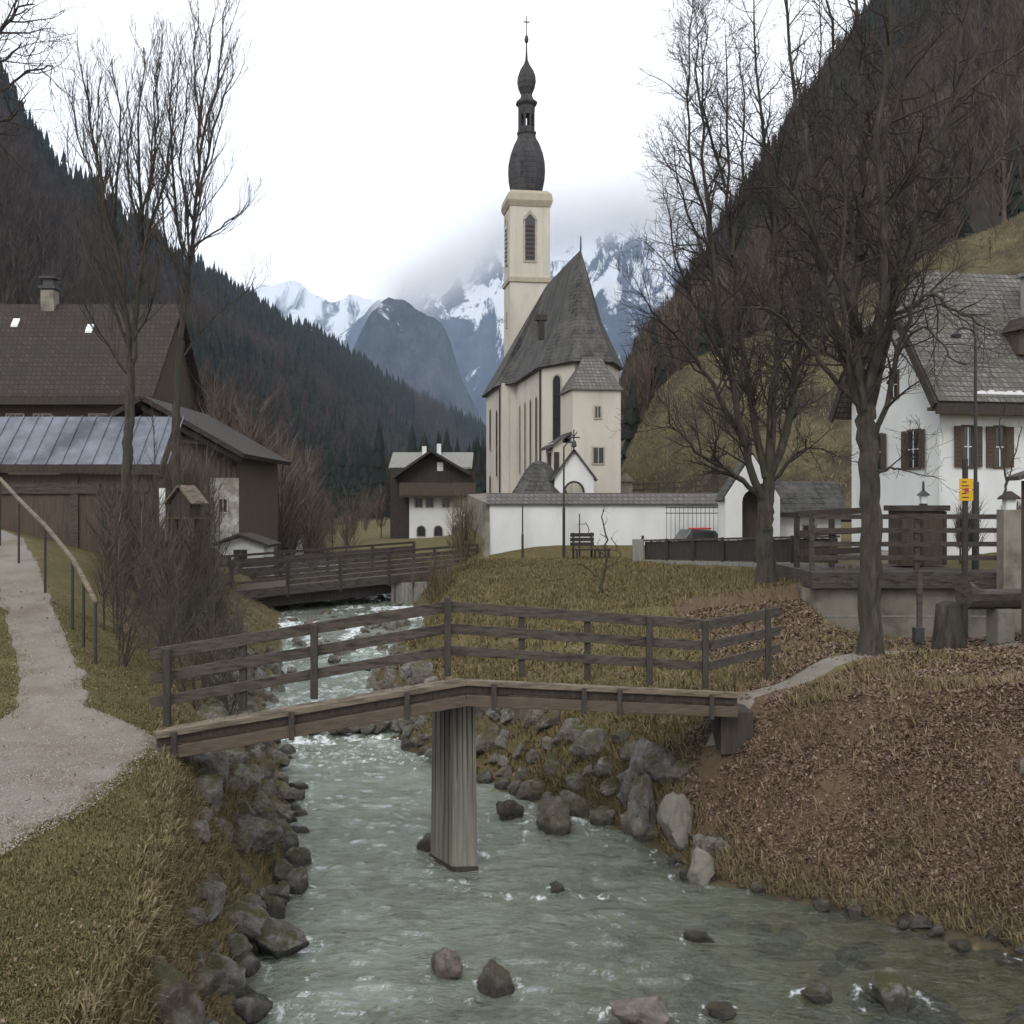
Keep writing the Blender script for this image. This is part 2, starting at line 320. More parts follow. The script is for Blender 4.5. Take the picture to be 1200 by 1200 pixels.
ca = me.color_attributes.new('zone', 'FLOAT_COLOR', 'POINT'); ca.data.foreach_set('color', np.array(zc, np.float32).ravel())
t = NT('bank_ground'); v = t.pos(); at = t.n('ShaderNodeVertexColor', layer_name='zone'); sp = t.n('ShaderNodeSeparateColor'); t.l(at.outputs['Color'], sp.inputs[0])
n1 = t.noise(v, 3.5, 7, .7, .35, .65); n2 = t.noise(v, 14, 5, .7, .35, .65); n3 = t.noise(v, .9, 5, .6, .35, .65)
c = t.mix(n1, (.040,.030,.021), (.075,.058,.042))
stw = t.mix(n2, (.085,.066,.032), (.19,.145,.075)); stw = t.mix(n3, stw, (.10,.09,.04))
grn = t.mix(n2, (.075,.070,.028), (.15,.13,.055)); grn = t.mix(n3, grn, (.16,.125,.062))
lf = t.mix(n2, (.080,.054,.040), (.16,.108,.078)); lf = t.mix(n3, lf, (.12,.085,.052))
def edge(ch, ofs=0): return t.rng(t.math('ADD', ch, t.math('MULTIPLY', t.math('SUBTRACT', t.noise(v, 1.7, 6, .7), .5), .9)), .35, .6)
c = t.mix(edge(sp.outputs[2]), c, grn); c = t.mix(edge(sp.outputs[1]), c, stw); c = t.mix(edge(sp.outputs[0]), c, lf)
vr = t.n('ShaderNodeTexVoronoi'); vr.inputs['Scale'].default_value = 5; t.l(v, vr.inputs['Vector'])
bed = t.mix(vr.outputs['Color'], (.08,.068,.04), (.27,.23,.15)); bed = t.mix(n1, bed, (.14,.115,.06))
c = t.mix(t.rng(at.outputs['Alpha'], .5, .9), c, bed)
m_ground = t.bsdf(c, .95, .1, t.noise(v, 20, 8, .8), .9, .04)
tag(link_mesh('ground', me, m_ground), kind='structure')
# valley floor reaching the horizon
t = NT('valley_floor'); v = t.pos(); c = t.mix(t.noise(v, .05, 5, .6, .4, .6), (.06,.055,.035), (.10,.085,.05))
me = np_mesh('valley_floor', [(-3100,-290,-1.6),(3100,-290,-1.6),(3100,1.4,-1.6),(-3100,1.4,-1.6),(3100,138,-1.6),(-3100,138,-1.6),(-3100,139,1.2),(3100,139,1.2),(-3100,5850,14),(3100,5850,14)],
             [(0,1,2,3),(3,2,4,5),(5,4,7,6),(6,7,9,8)])
tag(link_mesh('valley_floor', me, t.bsdf(c, .95, .1)), kind='structure')

# paths: thin sheets over the ground
def strip(name, rows, m, n=14):
    vs = []; fs = []
    for k, (L, Rr) in enumerate(rows):
        for q in range(n+1):
            f = q/n; x = L[0]*(1-f)+Rr[0]*f; y = L[1]*(1-f)+Rr[1]*f
            e = min(f, 1-f)*n
            vs.append((x, y, GN(x, y)+(.02 if e >= 1 else -.06)+.006*noise.noise(Vector((x*3, y*3, 0)))))
    for k in range(len(rows)-1):
        for q in range(n): a = k*(n+1)+q; fs.append((a, a+1, a+n+2, a+n+1))
    return tag(link_mesh(name, np_mesh(name, vs, fs, True), m), kind='structure')
t = NT('gravel_path'); v = t.pos(); n1 = t.noise(v, 1.3, 7, .7, .35, .65); n2 = t.noise(v, 60, 3, .8, .3, .7)
c = t.mix(n1, (.195,.178,.152), (.25,.23,.198)); c = t.mix(t.math('MULTIPLY', n2, .6), c, (.13,.115,.095)); c = t.mix(t.noise(v, .7, 6, .7, .46, .66), c, (.15,.118,.092)); c = t.mix(t.noise(v, 22, 3, .7, .64, .70), c, (.10,.085,.07))
m_path = t.bsdf(c, .95, .1, t.noise(v, 70, 4, .8), .6, .01)
rows = []
for y in np.arange(1.6, 41, .18):
    a = np.interp(y, [p[0] for p in LP], [p[1] for p in LP]); b = np.interp(y, [p[0] for p in LP], [p[2] for p in LP])
    n_ = .14*noise.noise(Vector((0, y*1.4, 3)))+.07*noise.noise(Vector((0, y*5, 3)))
    n2_ = .14*noise.noise(Vector((9, y*1.4, 3)))
    rows.append(((a+n2_, y), (b+n_, y)))
strip('gravel_path', rows, m_path, 34)
rows = []
for i in range(60):
    f = i/59*(len(RP)-1); k = min(int(f), len(RP)-2); u = f-k; p = Vector(RP[k]).lerp(Vector(RP[k+1]), u); d = (Vector(RP[k+1])-Vector(RP[k])).normalized()
    nrm = Vector((-d.y, d.x)); wd = .48+.06*noise.noise(Vector((f*4, 0, 0)))
    rows.append((tuple(p+nrm*wd), tuple(p-nrm*wd)))
strip('footpath', rows, m_path, 6)

# ------------------------------------------------------------------ stream
yy = np.concatenate([np.arange(1.6, 30, .085), np.arange(30, 62, .2), np.arange(62, 130, 2)]); K = 190
V = []
def wave(x, y):
    p = Vector((x*.8, y*1.15, 0)); a = .042+.028*noise.noise(Vector((x*.5, y*.3, 5)))
    z = a*(noise.noise(p*1.3)+.7*noise.noise(p*3.1+Vector((3,1,0)))+.45*noise.noise(p*6.9))
    if y > 24.5: z += .045*noise.noise(p*2.2)+.03*noise.noise(p*5)
    if 24.9 < y < 26.9: z += .05*noise.noise(Vector((x*3.2, y*2, 2)))+.04*noise.noise(Vector((x*7, y*5, 2)))
    d = math.hypot(x+.9, y-16.1)
    if d < 2.5: z += .02*math.sin(d*14)*math.exp(-d*1.6)
    # small standing ripple across the shallow beside the pier
    z += .03*math.exp(-((y-15.35-.1*math.sin(x*2))/.16)**2)*(1 if -.8 < x < 1.8 else 0)
    return z
for y in yy:
    y = float(y); i = int(min(max(np.searchsorted(SY, y)-1, 0), len(SY)-2)); t_ = (y-SY[i])/(SY[i+1]-SY[i]); xs = SX[i]*(1-t_)+SX[i+1]*t_
    a, b = xs[5]-.7, xs[8]+.9
    for k in range(K):
        x = float(a+(b-a)*k/(K-1)); V.append((x, y, W(y)+wave(x, y)-.02))
n_ = len(yy); ii = np.arange((n_-1)*(K-1)); a_ = (ii//(K-1))*K+ii % (K-1)
t = NT('stream_water'); v = t.pos(); sp = t.n('ShaderNodeSeparateXYZ'); t.l(t.n('ShaderNodeNewGeometry').outputs['Position'], sp.inputs[0])
X, Yy = sp.outputs[0], sp.outputs[1]
vs_ = t.pos(False, (.75, 1.25, 1))
tr = t.n('ShaderNodeBsdfTransparent'); tr.inputs[0].default_value = (.84,.88,.76, 1)
di = t.n('ShaderNodeBsdfDiffuse'); 
# depth: the far and left water is deeper and milkier, the right shore is shallow
milky = t.math('ADD', t.rng(t.math('ADD', t.math('MULTIPLY', X, -1), t.math('MULTIPLY', Yy, .28)), -1.4, 5.2, .04, .60), t.math('MULTIPLY', t.math('SUBTRACT', t.noise(vs_, .6, 5, .6), .5), .35))
t.l(t.mix(t.rng(t.math('ADD', milky, t.noise(vs_, 1.6, 5, .7, .3, .7)), .1, 1.5), (.12,.122,.062), (.335,.385,.32)), di.inputs[0])
m1 = t.n('ShaderNodeMixShader'); t.l(milky, m1.inputs[0]); t.l(tr.outputs[0], m1.inputs[1]); t.l(di.outputs[0], m1.inputs[2])
gl = t.n('ShaderNodeBsdfGlossy'); gl.inputs['Roughness'].default_value = .04; gl.inputs[0].default_value = (.95,.97,1,1)
bp = t.n('ShaderNodeBump'); bp.inputs['Strength'].default_value = 1.; bp.inputs['Distance'].default_value = .16
hh = t.math('ADD', t.noise(vs_, 3.2, 5, .6, dist=.6), t.math('MULTIPLY', t.noise(vs_, 12, 4, .6, dist=.4), .35)); t.l(hh, bp.inputs['Height'])
for q in (gl, di): t.l(bp.outputs[0], q.inputs['Normal'])
fr = t.n('ShaderNodeFresnel'); fr.inputs['IOR'].default_value = 1.33; t.l(bp.outputs[0], fr.inputs['Normal'])
m2 = t.n('ShaderNodeMixShader'); t.l(t.rng(fr.outputs[0], 0, 1, .02, 1), m2.inputs[0]); t.l(m1.outputs[0], m2.inputs[1]); t.l(gl.outputs[0], m2.inputs[2])
# foam: below the sill of stones, upstream rapids, the riffle beside the pier
fo = t.n('ShaderNodeBsdfDiffuse'); fo.inputs[0].default_value = (.72,.76,.76,1)
def band(c0, w0, sc=Yy): return t.rng(t.math('ABSOLUTE', t.math('SUBTRACT', sc, c0)), w0*.35, w0, 1, 0)
fn = t.noise(t.pos(False, (1.6, .8, 1)), 4.5, 7, .75)
up = t.math('MULTIPLY', t.rng(Yy, 29, 35, 0, 1), t.noise(t.pos(False, (.9,.45,1)), .9, 4, .6, .42, .62)); up = t.math('MULTIPLY', up, .8)
brk = t.noise(v, 1.9, 4, .7, .38, .60)
b1 = t.math('MAXIMUM', t.math('MULTIPLY', band(25.3, .75), brk), t.math('MULTIPLY', t.math('MAXIMUM', band(27.5, 2.2), band(23.9, 1.8)), .36))
rif = t.math('MULTIPLY', band(15.25, .28, t.math('ADD', Yy, t.math('MULTIPLY', t.math('SUBTRACT', t.noise(v, 1.1, 2), .5), .5))), t.math('MULTIPLY', brk, t.rng(t.math('ABSOLUTE', t.math('SUBTRACT', X, .6)), .6, 1.5, .60, 0)))
wk = t.math('MULTIPLY', band(-.75, .35, X), t.rng(t.math('ABSOLUTE', t.math('SUBTRACT', Yy, 15.7)), .2, .7, .4, 0))
flk = t.math('MULTIPLY', t.noise(v, .8, 3, .6, .45, .65), .05)  # faint white flecks painted in for streaks of reflected sky
msk = t.math('MAXIMUM', t.math('MAXIMUM', t.math('MAXIMUM', up, b1), t.math('MAXIMUM', rif, wk)), flk)
fa_ = t.n('ShaderNodeVertexColor', layer_name='wake'); fs_ = t.n('ShaderNodeSeparateColor'); t.l(fa_.outputs['Color'], fs_.inputs[0]); msk = t.math('MAXIMUM', msk, t.math('MULTIPLY', fs_.outputs[0], .60))
foam = t.rng(t.math('ADD', fn, t.math('MULTIPLY', msk, .42)), .68, .86)
foam = t.math('MULTIPLY', foam, .92)
m3 = t.n('ShaderNodeMixShader'); t.l(foam, m3.inputs[0]); t.l(m2.outputs[0], m3.inputs[1]); t.l(fo.outputs[0], m3.inputs[2])
t.l(m3.outputs[0], t.out.inputs['Surface'])
tag(link_mesh('water', np_mesh('water', V, np.stack([a_, a_+1, a_+K+1, a_+K], 1), True), t.m), kind='structure')

# ------------------------------------------------------------------ hills
def loft(name, grid, m, sub=14, amp=0, fq=.02, smooth=True):
    g = np.array(grid, float); r, c_, _ = g.shape; nr = (r-1)*sub+1; nc = (c_-1)*sub+1; out = np.zeros((nr, nc, 3))
    for i in range(nr):
        a = min(i//sub, r-2); u = i/sub-a; row = g[a]*(1-u)+g[a+1]*u
        for j in range(nc):
            b = min(j//sub, c_-2); q = j/sub-b; p = row[b]*(1-q)+row[b+1]*q
            if amp:
                d = amp*(noise.noise(Vector(p)*fq)+.5*noise.noise(Vector(p)*fq*2.3)+.25*noise.noise(Vector(p)*fq*5))*min(1, 2*i/nr)
                p = p+np.array([0, 0, d])
            out[i, j] = p
    ii = np.arange((nr-1)*(nc-1)); a = (ii//(nc-1))*nc+ii % (nc-1)
    o = link_mesh(name, np_mesh(name, out.reshape(-1, 3), np.stack([a, a+1, a+nc+1, a+nc], 1), smooth), m)
    return tag(o, kind='structure'), out
def sample(out, n, rmin=0, rmax=1, cmax=1, fn=None):
    nr, nc, _ = out.shape; A = out[:-1, :-1]; B = out[:-1, 1:]; D = out[1:, :-1]
    ar = np.linalg.norm(np.cross(B-A, D-A), axis=2); ar[:int(rmin*nr)] = 0; ar[int(rmax*nr):] = 0; ar[:, int(cmax*nc):] = 0
    pr = (ar/ar.sum()).ravel(); idx = rng.choice(len(pr), n, p=pr); i = idx//(nc-1); j = idx % (nc-1)
    u = rng.random(n)[:, None]; v_ = rng.random(n)[:, None]
    return A[i, j]+(B[i, j]-A[i, j])*u+(D[i, j]-A[i, j])*v_, i/nr, j/nc
def conifers(name, pts, hs, m, wr=.17):
    tiers = 6; k = 8; tv = []; tf = []
    for q in range(tiers):
        z0 = .06+q*.155; top = min(1, z0+.30); rr = (1-q/tiers)**.85; b = len(tv)
        tv.append((0, 0, top))
        for a in range(k):
            an = 2*math.pi*a/k+q*.5; r = rr*(1 if a % 2 else .58); tv.append((r*math.cos(an), r*math.sin(an), z0-(.03 if a % 2 else 0)))
        for a in range(k): tf.append((b, b+1+a, b+1+(a+1) % k))
    tv = np.array(tv); tf = np.array(tf); n = len(pts); a = rng.random(n)*6.28; s, c = np.sin(a), np.cos(a)
    hs = np.asarray(hs); wd = hs*wr*rng.uniform(.8, 1.25, n)
    VV = np.zeros((n, len(tv), 3)); j = 1+rng.normal(0, .13, (n, len(tv)))
    VV[:, :, 0] = pts[:, 0:1]+(tv[:, 0]*c[:, None]-tv[:, 1]*s[:, None])*wd[:, None]*j
    VV[:, :, 1] = pts[:, 1:2]+(tv[:, 0]*s[:, None]+tv[:, 1]*c[:, None])*wd[:, None]*j
    VV[:, :, 2] = pts[:, 2:3]+tv[:, 2]*hs[:, None]-.3
    return link_mesh(name, np_mesh(name, VV.reshape(-1, 3), (tf[None]+(np.arange(n)*len(tv))[:, None, None]).reshape(-1, 3)), m)
def bare_wood(name, pts, hs, m, nb=46, wd=.011, spread=.2):
    n = len(pts); q = nb+2; VV = np.zeros((n, q, 3, 3))
    hs = np.asarray(hs)[:, None]; base = pts[:, None, :]
    zs = np.concatenate([[0, 0], rng.uniform(.18, .8, nb)])[None, :].repeat(n, 0)+rng.normal(0, .02, (n, q)); zs[:, :2] = 0
    an = rng.random((n, q))*6.28; L = rng.uniform(.16, .36, (n, q))*(1.15-zs*.6); L[:, :2] = .95
    out_ = rng.uniform(.25, .85, (n, q))*spread/.2; out_[:, :2] = .02
    r0 = (zs**.7)*.04*0+rng.uniform(0, .07, (n, q)); r0[:, :2] = 0
    ca, sa = np.cos(an), np.sin(an); w_ = wd*(1.0-zs*.6); w_[:, :2] = wd*1.9; w2 = an+1.57+rng.normal(0, .5, (n, q)); 
    bx = ca*r0; by = sa*r0
    VV[:, :, 0, 0] = bx-np.cos(w2)*w_; VV[:, :, 0, 1] = by-np.sin(w2)*w_; VV[:, :, 0, 2] = zs
    VV[:, :, 1, 0] = bx+np.cos(w2)*w_; VV[:, :, 1, 1] = by+np.sin(w2)*w_; VV[:, :, 1, 2] = zs
    VV[:, :, 2, 0] = bx+ca*L*out_; VV[:, :, 2, 1] = by+sa*L*out_; VV[:, :, 2, 2] = zs+L
    VV = VV*hs[:, :, None, None]+base[:, :, None, :]
    return link_mesh(name, np_mesh(name, VV.reshape(-1, 3), np.arange(n*q*3).reshape(-1, 3)), m)
m_spruce = vary('dark_spruce', [(.010,.014,.012), (.016,.022,.017), (.013,.017,.015), (.022,.027,.018)])
m_brownwood = vary('bare_brown_wood', [(.045,.034,.027), (.075,.058,.047), (.055,.044,.035), (.09,.07,.056)])
m_hill = nmat('forest_floor', (.035,.028,.022), (.065,.052,.040), .08, c3=(.03,.032,.022), s3=.02, bs=0)
m_meadow = nmat('winter_meadow', (.115,.098,.045), (.20,.165,.080), 1.1, c3=(.062,.045,.029), s3=.16, lo3=.42, hi3=.62, bs=1., bd=.5, stretch=(1.4,1.4,.5))
def pz(px, py, Y, dz=0): p = P(px, py, Y); return (p.x, p.y, p.z+dz)
# left spur
ft = [(-120,50,1),(-66,85,1),(-56,120,0),(-49,165,0),(-46,240,1),(-52,400,9),(-54,700,13),(-38,1150,20),(-30,1500,24)]
rd = [pz(-600,-160,330),pz(-90,60,420),pz(0,128,450),pz(60,205,500),pz(130,268,560),pz(200,318,650),pz(335,392,850),pz(570,512,1300),pz(640,560,1600)]
md = [tuple(np.array(a)*.52+np.array(b)*.48+np.array((0,0,8*math.sin(i*1.3)))) for i, (a, b) in enumerate(zip(ft, rd))]
bk = [(x-150, y+120, z*.6) for x, y, z in rd]
_, lh = loft('left_hill', [ft, md, rd, bk], m_hill, 16, 7, .012)
p, ri, ci = sample(lh, 9500, .02, .72)
nz = np.array([noise.noise(Vector((a[0]*.009, a[1]*.006, a[2]*.012))) for a in p])
br = (nz > .10) | ((ri < .22) & (ci < .75) & (rng.random(len(p)) < .8)) | (rng.random(len(p)) < .12)
d = p[:, 1]; hh_ = rng.uniform(11, 19, len(p))*np.clip(.75+d/1500, .75, 1.2)
tag(conifers('spruce_forest', p[~br], hh_[~br], m_spruce, .16), 'dark spruce forest covering the slope on the left of the valley', 'forest', kind='stuff')
pe, _, _ = sample(lh, 1300, .01, .3, .45)
p = np.concatenate([p, pe]); br = np.concatenate([br, np.ones(1300, bool)]); hh_ = np.concatenate([hh_, rng.uniform(9, 15, 1300)])
tag(bare_wood('bare_forest', p[br], hh_[br]*.8, m_brownwood, 40, .016), 'grey brown leafless wood on the lower left slope', 'forest', kind='stuff')
# right spur: meadow below, wooded mountain above
f2 = [(6.2,70,4.6),(8.6,63,4.6),(12,58,4.6),(18,54,4.6),(27,51,4.8),(42,46,5.4),(80,40,7)]
m2_ = [pz(735,532,76),pz(772,462,80),pz(820,415,86),(pz(900,392,90)),pz(1000,352,92),pz(1120,288,92),pz(1500,110,88)]
mm = [tuple(np.array(a)*.5+np.array(b)*.5+np.array((0,0,.9))) for a, b in zip(f2, m2_)]
_, mg = loft('meadow_hill', [f2, mm, m2_, [(x+2, y+26, z+1.5) for x, y, z in m2_]], m_meadow, 14, .8, .12)
r2 = [pz(728,478,255),pz(752,428,262),pz(790,380,270),pz(846,292,280),pz(925,165,290),pz(1010,30,300),pz(1450,-500,300)]
a2 = [(x, y+1, z-2.2) for x, y, z in m2_]
q2 = [tuple(np.array(a)*.5+np.array(b)*.5+np.array((0,0,-4.))) for a, b in zip(a2, r2)]
_, rh = loft('right_hill', [a2, q2, r2, [(x+130, y+60, z*.75) for x, y, z in r2]], m_hill, 16, 3.5, .02)
p, ri, ci = sample(rh, 4200, .02, .70)
sel = rng.random(len(p)) < np.where((ri > .30) & (ci > .40), .6, .08); sel |= (ri > .5) & (ci < .12)
hh_ = rng.uniform(7, 12, len(p))
m_upwood = vary('russet_bare_wood', [(.075,.055,.043), (.11,.082,.065), (.065,.05,.04), (.095,.07,.055)])
low_ = (~sel) & (ri < .36)
tag(bare_wood('russet_wood', p[low_], hh_[low_]*.9, m_upwood, 64, .010), 'reddish brown leafless wood along the upper edge of the steep meadow', 'forest', kind='stuff')
sel2 = ~sel & ~low_
tag(bare_wood('brown_wood', p[sel2], hh_[sel2], m_brownwood, 60, .010), 'brown leafless wood above the meadow on the right', 'forest', kind='stuff')
tag(conifers('hillside_spruces', p[sel], hh_[sel]*.85, m_spruce, .17), 'dark spruces high on the right mountainside', 'forest', kind='stuff')
p, _, _ = sample(mg, 260, .15, .72); 
tag(bare_wood('meadow_scrub', p, rng.uniform(.5, 2.4, len(p)), m_brownwood, 34, .008), 'sparse leafless scrub on the steep meadow', 'scrub', kind='stuff')
# brown thicket of bare trees along the stream, in the valley behind the left bank
pp = []
for k in range(260):
    y = random.uniform(64, 150); px = random.uniform(225, 375) if random.random() < .9 else random.uniform(330, 450)
    x = (px-600)*y/F
    pp.append((x, y, G(x, y)-.3))
pp = np.array(pp)
m_redwood = vary('reddish_bare_wood', [(.095,.068,.053), (.13,.095,.076), (.105,.082,.066), (.085,.066,.054)])
tag(bare_wood('streamside_thicket', pp, rng.uniform(5, 12, len(pp))*np.where(pp[:, 0]/pp[:, 1]*F+600 > 360, .5, 1), m_redwood, 120, .006, .24), 'reddish brown leafless thicket along the stream behind the road bridge', 'thicket', kind='stuff')
# ------------------------------------------------------------------ far mountains
def mountain(name, prof, Yt, Yb, zb_px, m, rows=60, amp=60, fq=.0016, seed=0):
    xs = [q[0] for q in prof]; N = 150; V = []
    for i in range(rows):
        f = i/(rows-1)
        for j in range(N):
            px = xs[0]+(xs[-1]-xs[0])*j/(N-1); top = np.interp(px, xs, [q[1] for q in prof])
            Y = Yb+(Yt-Yb)*f; X = (px-600)*Yt/F*(1-.12*(1-f)); z0 = CZ+(590-zb_px)*Yb/F; z1 = CZ+(590-top)*Yt/F
            z = z0+(z1-z0)*(f**1.15); q = Vector((X, Y, seed*900))*fq
            n_ = 1-abs(noise.noise(q))*2+.5*(1-abs(noise.noise(q*2.1))*2)+.25*(1-abs(noise.noise(q*4.4))*2)+.14*(1-abs(noise.noise(q*9))*2)
            z += amp*(n_-.9)*min(1, f*3); V.append((X, Y, z))
    for j in range(N): V.append((V[(rows-1)*N+j][0], Yt+600, V[(rows-1)*N+j][2]*.4))
    rows += 1; ii = np.arange((rows-1)*(N-1)); a = (ii//(N-1))*N+ii % (N-1)
    return tag(link_mesh(name, np_mesh(name, V, np.stack([a, a+1, a+N+1, a+N], 1), True), m), kind='structure')
def mtn_mat(name, rock1, rock2, snow_lo, snow_hi, zlo, zhi, sc=.004):
    t = NT(name); v = t.pos(False, (1.5, .8, .55)); g = t.n('ShaderNodeNewGeometry'); s = t.n('ShaderNodeSeparateXYZ'); t.l(g.outputs['Position'], s.inputs[0])
    c = t.mix(t.noise(v, .012, 8, .75, .35, .65), rock1, rock2)
    h = t.rng(s.outputs[2], zlo, zhi, -.16, .10)
    f = t.rng(t.math('ADD', t.noise(v, sc, 9, .72, dist=.7), h), snow_lo, snow_hi)
    c = t.mix(f, c, (.85,.88,.92)); return t.bsdf(c, .9, .1, t.noise(v, .02, 8, .8), 1., 22)
m_mtA = mtn_mat('snowy_rock_face', (.035,.050,.075), (.095,.12,.16), .515, .55, 60, 950)  # blue of the distant haze is put into the rock colours
m_mtC = mtn_mat('snowy_far_range', (.07,.08,.09), (.14,.15,.17), .45, .53, 300, 1200)
m_cone = mtn_mat('wooded_peak', (.014,.020,.024), (.10,.115,.115), .62, .66, 0, 600, .006)
mountain('snowy_range', [(180,300),(260,335),(320,338),(350,340),(385,352),(410,347),(440,350),(470,345),(560,330)], 5200, 4200, 605, m_mtC, amp=70, fq=.0022, seed=2)
mountain('snowy_mountain', [(400,400),(440,352),(470,333),(510,308),(560,268),(600,225),(640,222),(670,232),(700,215),(740,212),(800,205),(900,200)], 4200, 2900, 605, m_mtA, rows=90, amp=120, fq=.0020, seed=5)
mountain('rocky_shoulder', [(560,560),(590,500),(620,430),(650,370),(680,320),(710,262),(740,232),(790,218),(850,205),(930,190)], 3300, 2600, 605, m_mtA, rows=80, amp=70, fq=.003, seed=9)
mountain('wooded_peak', [(360,520),(385,470),(400,440),(412,412),(424,390),(436,368),(447,353),(456,346),(466,349),(478,357),(492,363),(506,374),(518,380),(528,398),(540,436),(556,475),(575,530)], 2300, 1900, 605, m_cone, rows=80, amp=12, fq=.013, seed=3)
# cloud lying on the mountain tops
t = NT('cloud_vapour'); v = t.pos(False, (1,1,1.8)); g = t.n('ShaderNodeNewGeometry'); s = t.n('ShaderNodeSeparateXYZ'); t.l(g.outputs['Position'], s.inputs[0])
zc_ = t.math('ADD', t.rng(s.outputs[0], -330, 0, 480, 715), t.rng(s.outputs[0], 0, 420, 0, 50))
dz_ = t.math('ADD', t.math('SUBTRACT', s.outputs[2], zc_), t.math('MULTIPLY', t.math('SUBTRACT', t.noise(v, .0055, 5, .6), .5), 140))
dn = t.math('MULTIPLY', t.math('MULTIPLY', t.rng(dz_, -150, -25, 0, 1), t.rng(dz_, 5, 60, 1, 0)), t.math('MULTIPLY', t.rng(s.outputs[0], -340, -170, 0, 1), .018))
vp = t.n('ShaderNodeVolumePrincipled'); vp.inputs['Color'].default_value = (1,1,1,1); vp.inputs['Anisotropy'].default_value = -.1
t.l(dn, vp.inputs['Density']); t.l(vp.outputs[0], t.out.inputs['Volume'])
tag(MB().box(-420, 760, 2440, 2700, 380, 980).build('cloud', t.m), 'low white cloud hiding the mountain tops', 'cloud', kind='stuff')

# the air of the valley
t = NT('valley_haze'); vp = t.n('ShaderNodeVolumePrincipled'); vp.inputs['Color'].default_value = (.60,.75,1,1); vp.inputs['Density'].default_value = .000095
t.l(vp.outputs[0], t.out.inputs['Volume'])
tag(MB().box(-3200, 3200, -300, 5900, -4, 1650).build('haze', t.m), 'thin bluish winter haze filling the valley', 'haze', kind='stuff')

# ------------------------------------------------------------------ footbridge
fb = empty('footbridge', (-.7, 16.4, 0), 0, 'wooden footbridge humped over the stream on one concrete pier, railing on its far side only', 'bridge')
FO = Vector((-.7, 16.4, 0))
def fl(*p): return Vector(p)-FO
N3 = [Vector((-4.62,14.4,2.43)), Vector((-.67,15.85,2.88)), Vector((3.45,17.1,2.48))]      # near kerb, its top
OFF = [Vector((-.18,1.12,0)), Vector((-.25,1.1,0)), Vector((-.2,1.12,0))]
for a in range(2):
    n0, n1, o0, o1 = N3[a], N3[a+1], OFF[a], OFF[a+1]
    mb = MB(); L = (n1-n0).length; k = int(L/.16)
    for i in range(k):
        f0, f1 = (i+.03)/k, (i+.97)/k; dz = Vector((0,0,-.15+random.uniform(-.004,.004)))
        A = n0.lerp(n1, f0)+dz-FO; B = n0.lerp(n1, f1)+dz-FO; oo = o0.lerp(o1, .5); Cc = B+oo; D = A+oo; t4 = Vector((0,0,-.05))
        mb.add([A+t4, B+t4, Cc+t4, D+t4, A, B, Cc, D], [(0,3,2,1),(4,5,6,7),(0,1,5,4),(1,2,6,5),(2,3,7,6),(3,0,4,7)])
    mb.build('deck', m_curb, fb)
    MB().beam(n0-FO+Vector((0,-.02,-.03)), n1-FO+Vector((0,-.02,-.03)), .14, .085).build('kerb_board', m_curb, fb, bevel=.01)
    MB().beam(n0-FO+Vector((0,.02,-.125)), n1-FO+Vector((0,.02,-.125)), .10, .10).build('fascia', m_wood_dk, fb)  # dark strip painting the shaded recess below the kerb, not a board
    for k in range(3):
        q = [0, .42, .92][k]; e = Vector((0, -.01 if k == 0 else 0, -.285))
        MB().beam(n0+o0*q-FO+e, n1+o1*q-FO+e, .16, .16).build('girder', m_beamdk, fb, bevel=.01)
    for f in ((.06,.42,.80) if a == 0 else (.10,.42,.55,.90)):
        p = n0.lerp(n1, f)-FO
        MB().box(p.x-.035, p.x+.035, p.y-.125, p.y-.09, p.z-.40, p.z-.02).build('bracket', m_post, fb)
RT = [Vector((-5.0,15.5,3.37)), Vector((-.98,16.97,3.90)), Vector((3.22,18.2,3.48)), Vector((4.87,20.25,3.50))]  # top of the railing
segs = [(RT[0], RT[1], 3), (RT[1], RT[2], 4), (RT[2], RT[3], 2)]
for a, (p, q, n) in enumerate(segs):
    for k in range(3):
        e = Vector((0, 0, -.075-.335*k)); j = random.uniform(-.01, .01)
        MB().beam(p+e-FO-(q-p).normalized()*.05, q+e-FO+(q-p).normalized()*.05+Vector((0,0,j)), .045, .165-.01*k).build('rail', m_rail, fb, bevel=.006)
def rail_post(p, h=1.12, top=0.04, side=-.07):
    MB().box(-.05, .05, -.045, .045, -h, top).build('post', m_post, fb, loc=p-FO+Vector((0, side, 0)), bevel=.008)
for f in (.045, .28, .525): p = RT[0].lerp(RT[1], f); rail_post(p, 1.1, -.02, -.07 if f != .28 else .07)
rail_post(RT[1]+Vector((0,0,.02)), 1.14, .05)
for f in (.27, .52, .76, .985): p = RT[1].lerp(RT[2], f); rail_post(p, 1.1, .0, .07 if f in (.27,.52) else -.07)
p = RT[2].lerp(RT[3], .82); rail_post(p, 1.15, .03)
